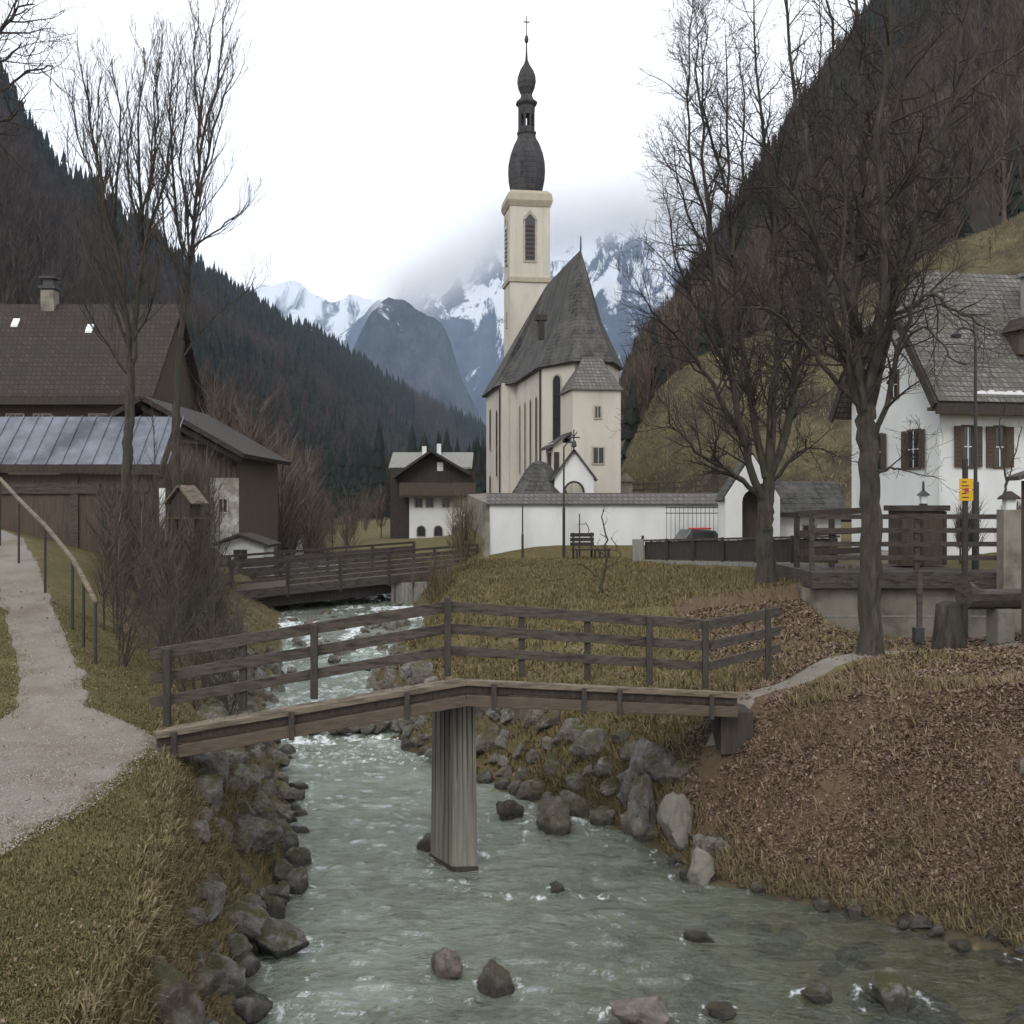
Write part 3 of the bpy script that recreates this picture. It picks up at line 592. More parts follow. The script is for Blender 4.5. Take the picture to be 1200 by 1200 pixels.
# pier: tapered board-marked concrete
pc = [(-.88,16.40),(-.52,16.42),(-.86,17.15),(-1.24,17.0)]
mb = MB(); vs = []
for z, s_ in ((-.6,1.06),(1.0,1.0),(2.62,.93)):
    cx, cy = -.85, 16.75
    for x, y in pc: vs.append((cx+(x-cx)*s_-FO.x, cy+(y-cy)*s_-FO.y, z))
mb.add(vs, [(0,1,5,4),(1,2,6,5),(2,3,7,6),(3,0,4,7),(4,5,9,8),(5,6,10,9),(6,7,11,10),(7,4,8,11),(8,9,10,11)])
m_pier = nmat('pier_concrete', (.13,.12,.10), (.24,.225,.195), 3.5, c3=(.075,.068,.055), s3=1.3, lo3=.44, hi3=.66, stretch=(7,7,.22), bs=.5)
pier = mb.build('pier', m_pier, fb, bevel=.01)
MB().prism([((x-cx)*1.075+cx-FO.x, (y-cy)*1.075+cy-FO.y) for x, y in pc], -.5, .035, 'z').build('wet_foot', m_wood_dk, pier)
for f in (.2,.42,.62,.85):
    for (p, q) in ((pc[3], pc[0]), (pc[0], pc[1])):
        x = p[0]*(1-f)+q[0]*f-FO.x; y = p[1]*(1-f)+q[1]*f-FO.y
        MB().beam((x, y, -.4), (x+(-.85-FO.x-x)*.065, y+(16.75-FO.y-y)*.065, 2.6), .016, .016).build('board_mark', m_wood_dk, pier)
MB().box(-1.25-FO.x, -.45-FO.x, 16.05-FO.y, 17.3-FO.y, 2.5, 2.61).build('pier_cap', m_beamdk, fb)
MB().box(3.25-FO.x, 3.75-FO.x, 17.25-FO.y, 18.3-FO.y, 1.5, 2.15).build('abutment', m_wood_dk, fb)  # dark colour stands in for the shaded gap under the deck end
MB().box(-5.05-FO.x, -4.5-FO.x, 14.5-FO.y, 15.6-FO.y, 1.2, 2.2).build('abutment', m_conc, fb)

# ------------------------------------------------------------------ church
ca = R(9)
ch = empty('church', (3.6, 58.1, 4.6), ca, 'cream church with steep grey shingle roof and slim onion-domed tower', 'church')
eh, rh_, wc, wn = 8.0, 14.1, 2.05, 2.9
# walls
choir = [(-wc, 8.6), (-wc, 0), (-.88, -2.5), (.88, -2.5), (wc, 0), (wc, 8.6)]
MB().prism(choir, -.6, eh+.05, 'z').build('choir_wall', m_plaster, ch)
MB().prism([(-wn, 15.5), (-wn, 8.4), (wn, 8.4), (wn, 15.5)], -.6, eh-.05, 'z').build('nave_wall', m_plaster, ch)
# stone foot on the nave
MB().prism([(-wn-.18, 15.6), (-wn-.18, 8.25), (-wc-.1, 8.25), (-wc-.1, 15.6)], -1.5, .9, 'z').build('plinth', m_wallst, ch)
# roof: sections along the axis
ov = .28
def rsec(y, h, zt): return [(-h-ov, y, eh-.12), (-h*.55, y, eh-.12+(zt-eh)*.40), (0, y, zt), (h*.55, y, eh-.12+(zt-eh)*.40), (h+ov, y, eh-.12)]
secs = [rsec(0, wc, rh_), rsec(7.4, wc, rh_), rsec(9.2, wn-.05, rh_-.02), rsec(9.9, wn, rh_-.05)]
vs = [p for s_ in secs for p in s_]; fs = []
for i in range(3):
    for k in range(4): a = i*5+k; fs.append((a, a+1, a+6, a+5))
b = len(vs); ap = [(-1.05,-2.9,eh-.12), (1.05,-2.9,eh-.12)]
vs += ap+[(-.55,-1.35,eh-.12+(rh_-eh)*.38), (.55,-1.35,eh-.12+(rh_-eh)*.38)]
fs += [(2,1,b+2), (1,0,b,b+2), (2,b+2,b+3), (b+2,b,b+1,b+3), (2,b+3,3), (b+3,b+1,4,3)]
c0 = len(vs); vs += [(-wn-ov, 15.8, eh-.12), (wn+ov, 15.8, eh-.12)]
fs += [(15,16,17,c0), (17,18,19,c0+1), (17,c0+1,c0)]
mb = MB(); mb.add(vs, fs); roof = mb.build('roof', m_shingle, ch)
so_ = roof.modifiers.new('thick', 'SOLIDIFY'); so_.thickness = .14; so_.offset = -1
MB().tube([(0,0,rh_-.05),(0,0,rh_+.7)], [.05,.03], 6).build('ridge_finial', m_iron, roof)
MB().box(-1.95,-1.65, 1.5, 1.85, 9.6, 10.6).prism([(1.45,10.6),(1.9,10.6),(1.85,10.9),(1.5,10.9)], -2.1, -1.5, 'x').build('roof_vent', m_wood_dk, roof)
def win(parent, loc, rz, w_, h, arch=False, frame=.07, fm=None, name='window'):
    xf = XF(loc, rz)
    fm = fm or m_trim
    if arch:
        po = [(-w_/2-frame, 0-frame), (w_/2+frame, 0-frame), (w_/2+frame, h-w_/2)]+[((w_/2+frame)*math.cos(a), h-w_/2+(w_/2+frame)*math.sin(a)) for a in np.linspace(.25, math.pi-.25, 7)]+[(-w_/2-frame, h-w_/2)]
        pi_ = [(-w_/2, 0), (w_/2, 0), (w_/2, h-w_/2)]+[((w_/2)*math.cos(a), h-w_/2+(w_/2)*math.sin(a)) for a in np.linspace(.25, math.pi-.25, 7)]+[(-w_/2, h-w_/2)]
        f = MB(xf).prism(po, -.03, .05).build(name, fm, parent); MB(xf).prism(pi_, -.045, -.033).build('pane', m_glass, f)
    else:
        mb = MB(xf); mb.box(-w_/2-frame, w_/2+frame, -.03, .03, -frame, 0); mb.box(-w_/2-frame, w_/2+frame, -.03, .03, h, h+frame)
        mb.box(-w_/2-frame, -w_/2, -.03, .03, 0, h); mb.box(w_/2, w_/2+frame, -.03, .03, 0, h); mb.box(-.02,.02,-.025,.0,0,h)
        f = mb.build(name, fm, parent); MB(xf).box(-w_/2, w_/2, -.012, .02, 0, h).build('pane', m_glass, f)
    return f
for y in (1.5, 3.3, 5.1, 6.9): win(ch, (-wc-.02, y, 2.6), R(-90), .42, 3.9, True)
for y in (10.4, 13.3): win(ch, (-wn-.02, y, 2.5 if y < 12 else 4.2), R(-90), .55, 4.0 if y < 12 else 2.6, True)
win(ch, (-wn-.02, 13.3, 1.1), R(-90), .6, 1.5, True)
ea = math.atan2(-2.5, 1.17)
win(ch, (-1.50, -1.22, 4.0), ea, .62, 3.35, True, .1)
for (x, y) in ((-wn-.07, 9.0), (-wc-.07, .25)): MB().tube([(x, y, eh-.2), (x, y, -.2)], .05, 6).build('downpipe', m_wood_dk, ch)
MB().box(-wn-.04, -wn+.4, 8.36, 8.44, 0, eh-.4).build('corner_pilaster', m_plaster, ch)
# sacristy on the east end
sx0, sx1, sy0, sy1, sh = -1.36, 1.02, -4.35, -1.6, 6.35
MB().box(sx0, sx1, sy0, sy1, -.6, sh).build('sacristy_wall', m_plaster, ch)
sr = MB().add([(sx0-.12,sy0-.15,sh-.05),(sx1+.12,sy0-.15,sh-.05),(sx1+.12,sy1,sh-.05),(sx0-.12,sy1,sh-.05),(-.55,-3.0,8.05),(.35,-3.0,8.05),(.35,-1.4,8.25),(-.55,-1.4,8.25)],
    [(0,1,5,4),(1,2,6,5),(3,0,4,7),(4,5,6,7),(0,3,2,1),(2,3,7,6)]).build('sacristy_roof', m_rooft, ch)
win(ch, (-.13, sy0-.02, 4.95), 0, .26, .55); win(ch, (-.10, sy0-.02, 2.75), 0, .5, .75)
# lean-to porch between sacristy and apse
MB().box(-2.25, -1.30, -3.9, -2.1, -.6, 3.75).build('porch_wall', m_plaster, ch)
MB().add([(-2.5,-4.05,3.55),(-1.28,-4.05,4.35),(-1.28,-1.9,4.35),(-2.5,-1.9,3.55)]+[(-2.5,-4.05,3.43),(-1.28,-4.05,4.23),(-1.28,-1.9,4.23),(-2.5,-1.9,3.43)],
    [(0,1,2,3),(7,6,5,4),(0,4,5,1),(1,5,6,2),(2,6,7,3),(3,7,4,0)]).build('porch_roof', m_shingle, ch)
MB().box(-2.28, -2.24, -3.5, -2.6, 1.2, 3.3).build('door', m_wood_dk, ch); MB().box(-2.2, -1.95, -3.95, -3.88, 1.2, 3.3).build('door', m_wood_dk, ch)
# tower
tx, ty, tw = -.45, 14.15, 1.28
tower = MB().box(tx-tw, tx+tw, ty-tw, ty+tw, -.6, 20.3).build('tower', m_plaster, ch)
MB().box(tx-tw-.10, tx+tw+.10, ty-tw-.10, ty+tw+.10, 14.92, 15.22).build('string_course', m_trim, tower)
MB().lathe([((tw+.05)*1.414,19.75),((tw+.15)*1.414,20.0),((tw+.19)*1.414,20.12),((tw+.12)*1.414,20.55),((tw-.1)*1.414,20.8)], 4, (tx, ty), 0).build('cornice', m_trim, tower)
for q in (-1, 1):      # corner pilasters
    MB().box(tx+q*(tw-.18)-.2, tx+q*(tw-.18)+.2, ty-tw-.035, ty-tw+.1, 15.22, 19.7).build('pilaster', m_plaster, tower)
for (lx, ly, rz) in ((tx, ty-tw-.03, 0), (tx-tw-.03, ty, R(-90))):
    f = win(tower, (lx, ly, 16.3), rz, .62, 2.9, True, .12, name='belfry_window')
    xf = XF((lx, ly, 16.3), rz); mb = MB(xf)
    for k in range(8): mb.box(-.3, .3, -.062, -.048, .12+k*.28, .26+k*.28)
    mb.build('louvre', m_wood_dk, f)
    MB(xf).prism([(-.46,2.55),(0,3.25),(.46,2.55),(.30,2.6),(0,3.0),(-.30,2.6)], -.07, -.034).build('hood_mould', m_trim, f)
win(tower, (tx-tw-.03, ty, 12.2), R(-90), .3, .9, False)
S = 18.0
def pr(lst, zb=590): return [(r_/S, (zb-y)/S+.8) for r_, y in lst]
spire = MB().lathe(pr([(16.5,233),(19,226),(21.5,214),(22.3,203),(21.8,193),(19.5,182),(15.5,171),(11.5,164),(10.3,158)]), 8, (tx, ty)).build('spire', m_copperdark, ch, smooth=False)
MB().lathe(pr([(9.6,159.5),(11.6,159),(11.6,156.5),(9.8,155.5)]), 8, (tx, ty)).build('lantern_base', m_copperdark, spire)
mb = MB()
for k in range(8):
    a = 2*math.pi*(k+.5)/8; x, y = tx+.47*math.cos(a), ty+.47*math.sin(a)
    mb.tube([(x, y, 24.85), (x, y, 26.55)], .085, 5)
mb.lathe(pr([(9.6,137),(9.6,133)]), 8, (tx, ty)); mb.lathe(pr([(9.6,157),(9.6,151)]), 8, (tx, ty))
mb.build('lantern', m_copperdark, spire)
MB().lathe(pr([(10,133.5),(10,127),(12.8,124),(13,122),(8,117.5),(6.6,113),(10,105),(11.3,98),(10.6,91),(8,84),(4,78),(1.6,72),(1.0,62),(.7,50)]), 8, (tx, ty)).build('small_onion', m_copperdark, spire)
MB().lathe(pr([(.6,53),(2.3,50),(2.5,47.5),(1.6,44),(.6,42.5),(.55,27),(.5,20)]), 10, (tx, ty)).build('spire_ball', m_iron, spire, smooth=True)
MB().beam((tx-.2, ty, 32.05), (tx+.2, ty, 32.05), .05, .07).build('spire_cross', m_iron, spire)

# ------------------------------------------------------------------ churchyard wall and the buildings set in it
def wallthing(name, x0, x1, y, z0, z1, label):
    r = empty(name, ((x0+x1)/2, y, z0), 0, label, 'wall'); h = (x1-x0)/2; H = z1-z0
    MB().box(-h, h, 0, .45, -.6, H).build('wall_face', m_white, r)
    MB().prism([(-.16, H-.04), (-.16, H+.03), (.22, H+.50), (.62, H+.03), (.62, H-.04)], -h-.12, h+.1, 'x').build('cap', m_capt, r)
    return r
cw = wallthing('churchyard_wall', -1.04, 9.8, 50.2, 2.85, 5.38, 'long whitewashed churchyard wall with a shingled cap below the church')
MB().box(-5.42-.28, -5.42, -.05, .8, -1.2, 1.5).prism([(-.25,-.9),(.1,-.9),(.1,2.6),(-.02,2.6)], -5.62, -5.40, 'x').build('corner_buttress', m_wallst, cw)
rw = empty('retaining_wall', (-1.9, 56, 2.5), 0, 'brown stone retaining wall under the left end of the church', 'wall')
mb = MB(); mb.add([(0.7,-5.6,-.5),(-.95,6,-.5),(.9,14,-.5),(2.5,14,-.5),(2.2,-5.6,-.5),(.8,-5.6,2.9),(-.6,6,3.4),(.9,14,3.6),(2.5,14,3.6),(2.2,-5.6,2.9)], [(0,1,6,5),(1,2,7,6),(2,3,8,7),(4,0,5,9),(5,6,7,8,9)])
mb.build('stone_face', m_wallst, rw)
# arched gateway with cross
gw = empty('gateway', (2.86, 51.1, 4.4), 0, 'small white pointed gable with an open arch and a cross, behind the churchyard wall', 'gateway')
hw, pk, ev = .90, 3.42, 2.25
pts_o = [(-hw,-.3),(-hw,ev),(0,pk),(hw,ev),(hw,-.3)]
arch = [(.42*math.cos(a), 1.50+.48*math.sin(a)) for a in np.linspace(0, math.pi, 11)]
poly = [(hw,-.3),(hw,ev),(0,pk),(-hw,ev),(-hw,-.3),(-.42,-.3)]+arch[::-1]+[(.42,-.3)]
MB().prism(poly, 0, .55).build('gable_wall', m_white, gw)
for q in (-1, 1): MB().beam((q*(hw+.16), .28, ev-.20), (0, .28, pk+.05), .85, .09, (0,1,0) if 0 else (0,0,1)).build('roof_slope', m_shingle, gw)
mb = MB(); 
for k in range(10): a, b = arch[k], arch[k+1]; mb.beam((a[0]*1.06, -.03, a[1]+.02), (b[0]*1.06, -.03, b[1]+.02), .06, .09)
mb.build('arch_band', m_wood_dk, gw)
MB().box(-.03,.03,.2,.26,pk,pk+1.0).box(-.28,.28,.2,.26,pk+.60,pk+.66).build('cross', m_iron, gw)
MB().tube([(0,.23,pk+.66),(-.16,.23,pk+.9)], .02, 4).tube([(0,.23,pk+.66),(.16,.23,pk+.9)], .02, 4).build('cross_rays', m_iron, gw)
# tent-roofed chapel
tcn = empty('charnel_chapel', (1.28, 52.0, 4.4), 0, 'low chapel with a grey bell-shaped tent roof rising over the churchyard wall', 'chapel')
MB().box(-.95,.95,-.8,.8,-.4,1.35).build('chapel_wall', m_white, tcn)
MB().lathe([(1.62,1.2),(1.55,1.3),(1.15,1.85),(.85,2.35),(.55,2.75),(.32,2.93),(.05,3.0)], 8, (0,0)).build('tent_roof', m_shingle, tcn)
# grille in front of the wall
gg = empty('iron_grille', (8.6, 49.2, 3.2), 0, 'tall black iron grille standing in front of the right end of the white wall', 'grille')
for k in range(19): MB().box(-1.75+k*.19, -1.73+k*.19, 0, .03, -.3, 2.05+(.12 if k % 6 == 0 else 0)).build('bar', m_iron, gg)
MB().box(-1.8,1.75,-.01,.04,1.75,1.79).box(-1.8,1.75,-.01,.04,.5,.54).box(-1.8,1.75,-.01,.04,2.0,2.04).build('crossbar', m_iron, gg)
# lamp posts in front of the wall
def pole(x, y, h, r, name, label, cat, top=None):
    z = G(x, y); o = MB().tube([(0,0,-.3),(0,0,h*.45),(0,0,h*.46),(0,0,h)], [r*1.5, r*1.5, r, r*.8], 8).build(name, m_iron, None, (x, y, z)); return tag(o, label, cat)
pole(.47, 49.4, 2.45, .035, 'iron_pole', 'thin dark pole against the white wall, nearest its left end', 'pole')
lp = pole(2.30, 49.2, 5.0, .045, 'lamp_post', 'tall slim dark lamp post rising past the white gateway', 'lamp post')
MB().tube([(0,0,4.95),(.15,0,5.15),(.42,0,5.2)], .03, 6).build('arm', m_iron, lp); MB().lathe([(.05,4.95),(.13,5.0),(.10,5.2),(.02,5.28)], 8, (.45,0)).build('lamp_head', m_iron, lp)
pole(3.0, 49.3, 2.0, .03, 'iron_pole', 'short thin pole behind the wooden bench', 'pole')
# bench
bn = empty('park_bench', (3.12, 48.0, G(3.12, 48.0)), R(18), 'dark wooden bench on the grass in front of the white wall', 'bench')
MB().box(-.55,.55,-.25,.2,.44,.5).build('seat', m_wood_dk, bn)
for k in range(3): MB().box(-.55,.55,.22,.26,.62+k*.2,.78+k*.2).build('back_slat', m_wood_dk, bn)
for x in (-.45,.4):
    MB().box(x,x+.07,.18,.26,-.1,1.2).build('leg', m_wood_dk, bn); MB().box(x,x+.07,-.24,-.17,-.1,.44).build('leg', m_wood_dk, bn)
st_ = tag(MB().box(-.25,.3,-.2,.2,.40,.48).box(-.2,-.12,-.15,.15,-.1,.4).box(.18,.26,-.15,.15,-.1,.4).build('low_table', m_wood_dk, None, (3.95, 47.9, G(3.95, 47.9))), 'low dark wooden table right beside the bench by the white wall', 'table')
# wrought fence on the slope right of the church
def fence(name, pts, h, nr, m, label, post=.06, rail=.05, step=1.6, group=None, solid=False, rh=.06, ez=0):
    r = empty(name, pts[0], 0, label, 'fence', group); o = Vector(pts[0])
    for a, b in zip(pts, pts[1:]):
        a = Vector(a); b = Vector(b); n = max(1, round((b-a).length/step))
        for k in range(n+(1 if b == Vector(pts[-1]) else 0)):
            p = a.lerp(b, k/n)-o; MB().box(-post/2, post/2, -post/2, post/2, -.25, h+.03).build('post', m, r, loc=p)
        for k in range(nr):
            z = h-.03-k*(h-.12)/max(1, nr-.25); MB().beam(a-o+Vector((0,-post*.7,z)), b-o+Vector((0,-post*.7,z)), rail, rh).build('rail', m, r)
    return r
fence('stair_railing', [(6.3,60.2,5.5),(8.8,60.2,5.6),(12.2,59.5,5.9)], .95, 3, m_wood_dk, 'thin dark railing on the terrace between church and steep meadow', .06, .04, 1.0)
tb = tag(MB().box(6.2,12.6,60.3,60.9,3.9,5.75).build('terrace_wall', m_wallst), 'low brown terrace wall under the railing right of the church', 'wall')
sp_ = tag(MB().box(-.3,.35,-.3,.3,-.4,1.5).prism([(-.45,1.5),(.5,1.5),(.02,1.95)], -.4, .4).build('stone_pillar', m_wallst, None, (5.75, 56.5, 5.0)), 'brown stone pillar beside the right corner of the sacristy', 'pillar')

# ------------------------------------------------------------------ road bridge upstream
rb = empty('road_bridge', (-5.2, 46, 0), 0, 'dark timber road bridge with boarded parapet crossing the stream below the church', 'bridge'); RO = Vector((-5.2, 46, 0))
A = Vector((-12.6,41,3.0))-RO; B = Vector((-1.6,51.0,3.55))-RO; dpt = Vector((-3.2,3.4,0))
def bb(p, q, w_, h, name, m, par=rb, e=0): return MB().beam(p+Vector((0,0,e)), q+Vector((0,0,e)), w_, h).build(name, m, par)
for o in (Vector((0,0,0)), dpt):
    bb(A+o, B+o, .14, .10, 'handrail', m_wood_dk, e=-.05)
    for k in range(4): bb(A.lerp(B, .33)+o, B+o, .05, .17, 'parapet_board', m_rail, e=-.30-k*.21)
    for k in range(2): bb(A+o, A.lerp(B, .33)+o, .05, .09, 'rail', m_rail, e=-.40-k*.38)
    bb(A+o, B+o, .20, .34, 'edge_beam', m_rail, e=-1.24)
    for k in range(7):
        p = A.lerp(B, k/6)+o; MB().box(-.07,.07,-.14,-.03,-1.5,-.02).build('post', m_wood_dk, rb, loc=p)
mb = MB(); z = Vector((0,0,-1.15)); z2 = Vector((0,0,-1.35)); mb.add([A+z,B+z,B+dpt+z,A+dpt+z,A+z2,B+z2,B+dpt+z2,A+dpt+z2], [(0,1,2,3),(7,6,5,4),(0,4,5,1),(1,5,6,2),(2,6,7,3),(3,7,4,0)])
mb.build('deck', m_wood, rb)
for k in (.1,.5,.9): bb(A.lerp(B,.05)+dpt*k, A.lerp(B,.80)+dpt*k, .3, .5, 'girder', m_wood_dk, e=-1.62)
pq = A.lerp(B, .71); MB().box(-.3,1.5,-.1,3.2,-3.4,-1.42).build('abutment', m_conc, rb, loc=pq)
MB().box(-.42,-.31,-.25,3.2,-3.4,-1.42).build('abutment_edge', m_wallst, rb, loc=pq)
MB().box(-1.2,.6,.2,3.2,-3.0,-1.42).build('abutment', m_conc, rb, loc=A.lerp(B,.04))

# ------------------------------------------------------------------ right side: parapet, culvert bridge, rails
pf = empty('boarded_parapet', (5.4, 45, 3.0), 0, 'long dark boarded parapet with pale top rail before the white churchyard wall', 'parapet')
q0 = Vector((0,0,0)); q1 = Vector((4.0,-13,.55))
for k in range(78):
    p = q0.lerp(q1, (k+.5)/78); d_ = (q1-q0).normalized()*.078; zz_ = Vector((0,0,.48+.02*random.random())); MB().beam(p-d_+zz_, p+d_+zz_, .025, .72).build('board', m_wood_dk, pf)
MB().beam(q0+Vector((0,0,.90)), q1+Vector((0,0,.90)), .16, .07).build('top_rail', m_rail, pf)
MB().beam(q0+Vector((-.1,0,.03)), q1+Vector((-.1,0,.03)), .28, .14).build('kerb', m_conc, pf)
for k in range(7): p = q0.lerp(q1, k/6); MB().box(-.05,.05,-.05,.05,0,1.1 if k in (0,6) else .95).build('post', m_wood_dk, pf, loc=p+Vector((-.1,0,0)))
MB().box(-.5,-.08,-.2,.2,-.4,.95).build('end_block', m_conc, pf)
tag(MB().lathe([(.17,0),(.17,.03),(.10,.05),(.075,.3),(.03,.52),(.02,.55)], 10).build('traffic_cone', m_red, None, (5.72, 45.6, 3.35), smooth=True), 'small red cone at the left end of the boarded parapet', 'traffic cone')
cb = empty('culvert_bridge', (9.2, 28.1, 3.7), 0, 'small concrete road bridge over a dry side channel behind the large tree', 'bridge')
MB().box(-1.75,3.4,-.55,3.2,-.42,0).build('deck_slab', m_rail, cb, bevel=.02)
MB().box(-1.9,3.4,-.25,.5,-2.6,-.43).build('abutment_wall', m_wallst, cb)
mb = MB(); mb.box(-1.9,3.4,-.262,-.253,-1.15,-1.11).box(-1.9,3.4,-.262,-.253,-1.75,-1.71); mb.build('wall_joint', m_conc, cb)
tf = fence('timber_fence', [(7.5,27.75,3.70),(10.1,27.7,3.70),(12.5,27.7,3.70)], 1.40, 4, m_rail, 'grey timber fence of posts and four rails on the culvert bridge', .11, .05, 1.28, rh=.12)
for p_ in ((8.05,28.4,3.72),(8.55,29.1,3.75)):
    pass
t2 = fence('plank_fence', [(7.6,29.6,3.6),(9.4,29.4,3.7)], 1.55, 3, m_wood_dk, 'dark plank fence with a heavy top rail between the two large trees', .13, .06, .9, rh=.16)
# small timber kiosk box with a lantern
kb = empty('timber_chest', (10.9, 29.9, 3.75), 0, 'brown timber chest with a flat grey lid behind the fence near the white house', 'chest')
MB().box(-.62,.62,-.4,.4,0,1.45).build('body', m_wood, kb); MB().box(-.72,.72,-.5,.5,1.452,1.60).build('lid', m_rail, kb)
for k in range(3): MB().box(-.63+k*.6,-.55+k*.6,-.44,-.402,.02,1.44).build('batten', m_wood_dk, kb)
def lantern(x, y, z, s_, label):
    r = empty('lantern', (x, y, z), 0, label, 'lantern')
    MB().lathe([(.12*s_,0),(.12*s_,.04),(.10*s_,.05)], 4).build('base', m_iron, r); MB().lathe([(.10*s_,.05),(.12*s_,.26*s_)], 4).build('glass', m_white, r)
    MB().lathe([(.20*s_,.26*s_),(.17*s_,.30*s_),(.04*s_,.40*s_),(.03*s_,.62*s_),(.005,.66*s_)], 4).build('cap', m_iron, r)
lantern(11.05, 29.8, 5.35, 1.0, 'small black lantern standing on the timber chest')
gp = empty('lantern_pillar', (12.1, 27.0, 3.2), 0, 'stone pillar with a small roofed lantern head, right of the yellow sign', 'pillar')
MB().box(-.22,.22,-.2,.2,-1.8,2.05).build('shaft', m_wallst, gp); MB().box(-.12,.12,-.12,.12,2.05,2.30).build('lantern_head', m_white, gp)
MB().lathe([(.30,2.30),(.26,2.36),(.06,2.50)], 4).build('cap', m_wood_dk, gp)
# yellow trail sign
sg = empty('trail_sign', (10.62, 26.0, 3.1), 0, 'two small yellow trail plates on a dark post in front of the white house', 'sign')
MB().box(-.055,.055,-.05,.05,-1.4,3.35).build('post', m_post, sg, bevel=.01)
for k in range(2):
    f = MB().box(-.16,.16,-.085,-.055,2.36+k*.27,2.61+k*.27).build('plate', m_yel, sg, bevel=.006)
    mb = MB(); 
    for j in range(2): mb.box(-.11,.05-.05*j,-.0885,-.086,2.43+k*.27+j*.09,2.455+k*.27+j*.09)
    mb.build('plate_mark', m_wood_dk, f)
MB().box(-.05,.05,-.095,-.0885,2.56,2.66).build('red_marker', m_red, sg)
tag(MB().box(-.045,.045,-.045,.045,-.4,1.62).build('grey_post', m_rail, None, (8.08, 22.0, G(8.08,22))), 'slim grey post beside the footpath right of the large tree', 'post')
db = empty('dark_bollard', (7.95, 21.7, G(7.95,21.7)), 0, 'short dark box on a post beside the footpath, next to the grey post', 'bollard')
MB().box(-.09,.09,-.09,.09,.22,.50).build('box', m_iron, db); MB().box(-.04,.04,-.04,.04,-.2,.22).build('stem', m_post, db)
lp2 = tag(MB().tube([(0,0,-.3),(0,0,2.2),(0,0,2.22),(0,0,5.3),(0,0,5.9)], [.09,.09,.05,.04,.03], 8).build('street_lamp', m_iron, None, (11.95, 28.6, 3.75)), 'tall thin black street lamp rising in front of the white house roof', 'street lamp')
MB().tube([(0,0,5.85),(-.05,0,6.1),(-.3,0,6.2),(-.5,0,6.1)], .025, 6).build('arm', m_iron, lp2); MB().lathe([(.03,6.1),(.14,6.0),(.12,5.92)], 8, (-.5,0)).build('lamp_head', m_iron, lp2)
# hollow log fountain
lt = empty('log_trough', (10.75, 24.0, 2.7), R(8), 'long grey hollowed log lying as a trough near the right edge', 'trough')
mb = MB(); n = 14; vs = []
for i, x in enumerate(np.linspace(-1.05, 2.2, 12)):
    for k in range(n):
        a = 2*math.pi*k/n; r = .36*(1+.07*noise.noise(Vector((x*1.5, math.cos(a)*1.5, math.sin(a)*1.5)))); zz = r*math.sin(a)
        if math.sin(a) > .35 and .8 < i < 10.5: zz = .05
        vs.append((x, r*math.cos(a), .78+zz))
fs = [(i*n+k, i*n+(k+1)%n, (i+1)*n+(k+1)%n, (i+1)*n+k) for i in range(11) for k in range(n)]+[tuple(range(n)), tuple(range(11*n, 12*n))]
mb.add(vs, fs).build('log', m_rail, lt)
for x in (-.2, 1.5): MB().box(x-.2,x+.2,-.25,.25,-.4,.44).build('support', m_rockpale, lt, bevel=.05)
MB().beam((-1.0,0,.86),(-.7,0,.98),.1,.1).build('spout', m_wood_dk, lt)
mb = MB(); mb.lathe([(.42,-.3),(.36,.2),(.30,.7),(.27,1.05),(.12,1.12)], 11)
st = mb.build('tree_stump', m_bark, None, (9.45, 24.0, G(9.45,24)), smooth=True); tag(st, 'thick mossy tree stump left of the hollow log trough', 'tree stump')
wp = empty('wooden_pillar', (10.25, 21.9, 2.9), 0, 'thick timber post with a small pitched cap, cut by the right edge of the photo', 'post')
MB().box(-.14,.30,-.14,.14,-.4,2.95).build('shaft', m_wood, wp, bevel=.015); MB().add([(-.38,-.3,2.95),(.5,-.3,3.25),(.5,.3,3.25),(-.38,.3,2.95),(-.38,-.3,3.03),(.5,-.3,3.33),(.5,.3,3.33),(-.38,.3,3.03)],[(0,3,2,1),(4,5,6,7),(0,1,5,4),(1,2,6,5),(2,3,7,6),(3,0,4,7)]).build('cap', m_rail, wp)

# ------------------------------------------------------------------ white house on the right
wh = empty('white_house', (13.1, 34.0, 3.8), R(12), 'big whitewashed house with a steep half-hipped shingle roof among the trees on the right', 'house')
D = 5.3; Lh = 11; E = 5.05; RZ = 9.05; hz = 7.3
gpoly = [(0,-1),(0,E),(D*.5-(RZ-hz)*D*.5/(RZ-E), hz),(D*.5+(RZ-hz)*D*.5/(RZ-E), hz),(D,E),(D,-1)]
MB().prism([(p[0],p[1]) for p in gpoly], 0, Lh, 'x').build('wall', m_white, wh)
oh = .55; yk0, yk1 = gpoly[2][0], gpoly[3][0]; sl_ = (RZ-E)/(D*.5)
def ry(z): return (z-E)/sl_
vs = [(-.45,-oh,E-oh*sl_*.55),(Lh,-oh,E-oh*sl_*.55),(Lh,D/2,RZ+.12),(1.15,D/2,RZ+.12),(-.45,yk0,hz+.1),(-.45,yk1,hz+.1),(-.45,D+oh,E-oh*sl_*.55),(Lh,D+oh,E-oh*sl_*.55)]
rf = MB().add(vs, [(0,1,2,3,4),(3,5,4),(6,5,3,2,7)]).build('roof', m_rooft, wh)
so_ = rf.modifiers.new('thick','SOLIDIFY'); so_.thickness = .16; so_.offset = 1
MB().box(-.5,Lh,-oh-.12,-oh-.005,E-oh*sl_*.55-.30,E-oh*sl_*.55+.02).build('eave_board', m_wood_dk, rf)
MB().box(-.42,Lh,-oh-.0,.0,E-.62,E-.52).build('soffit', m_wood, rf)
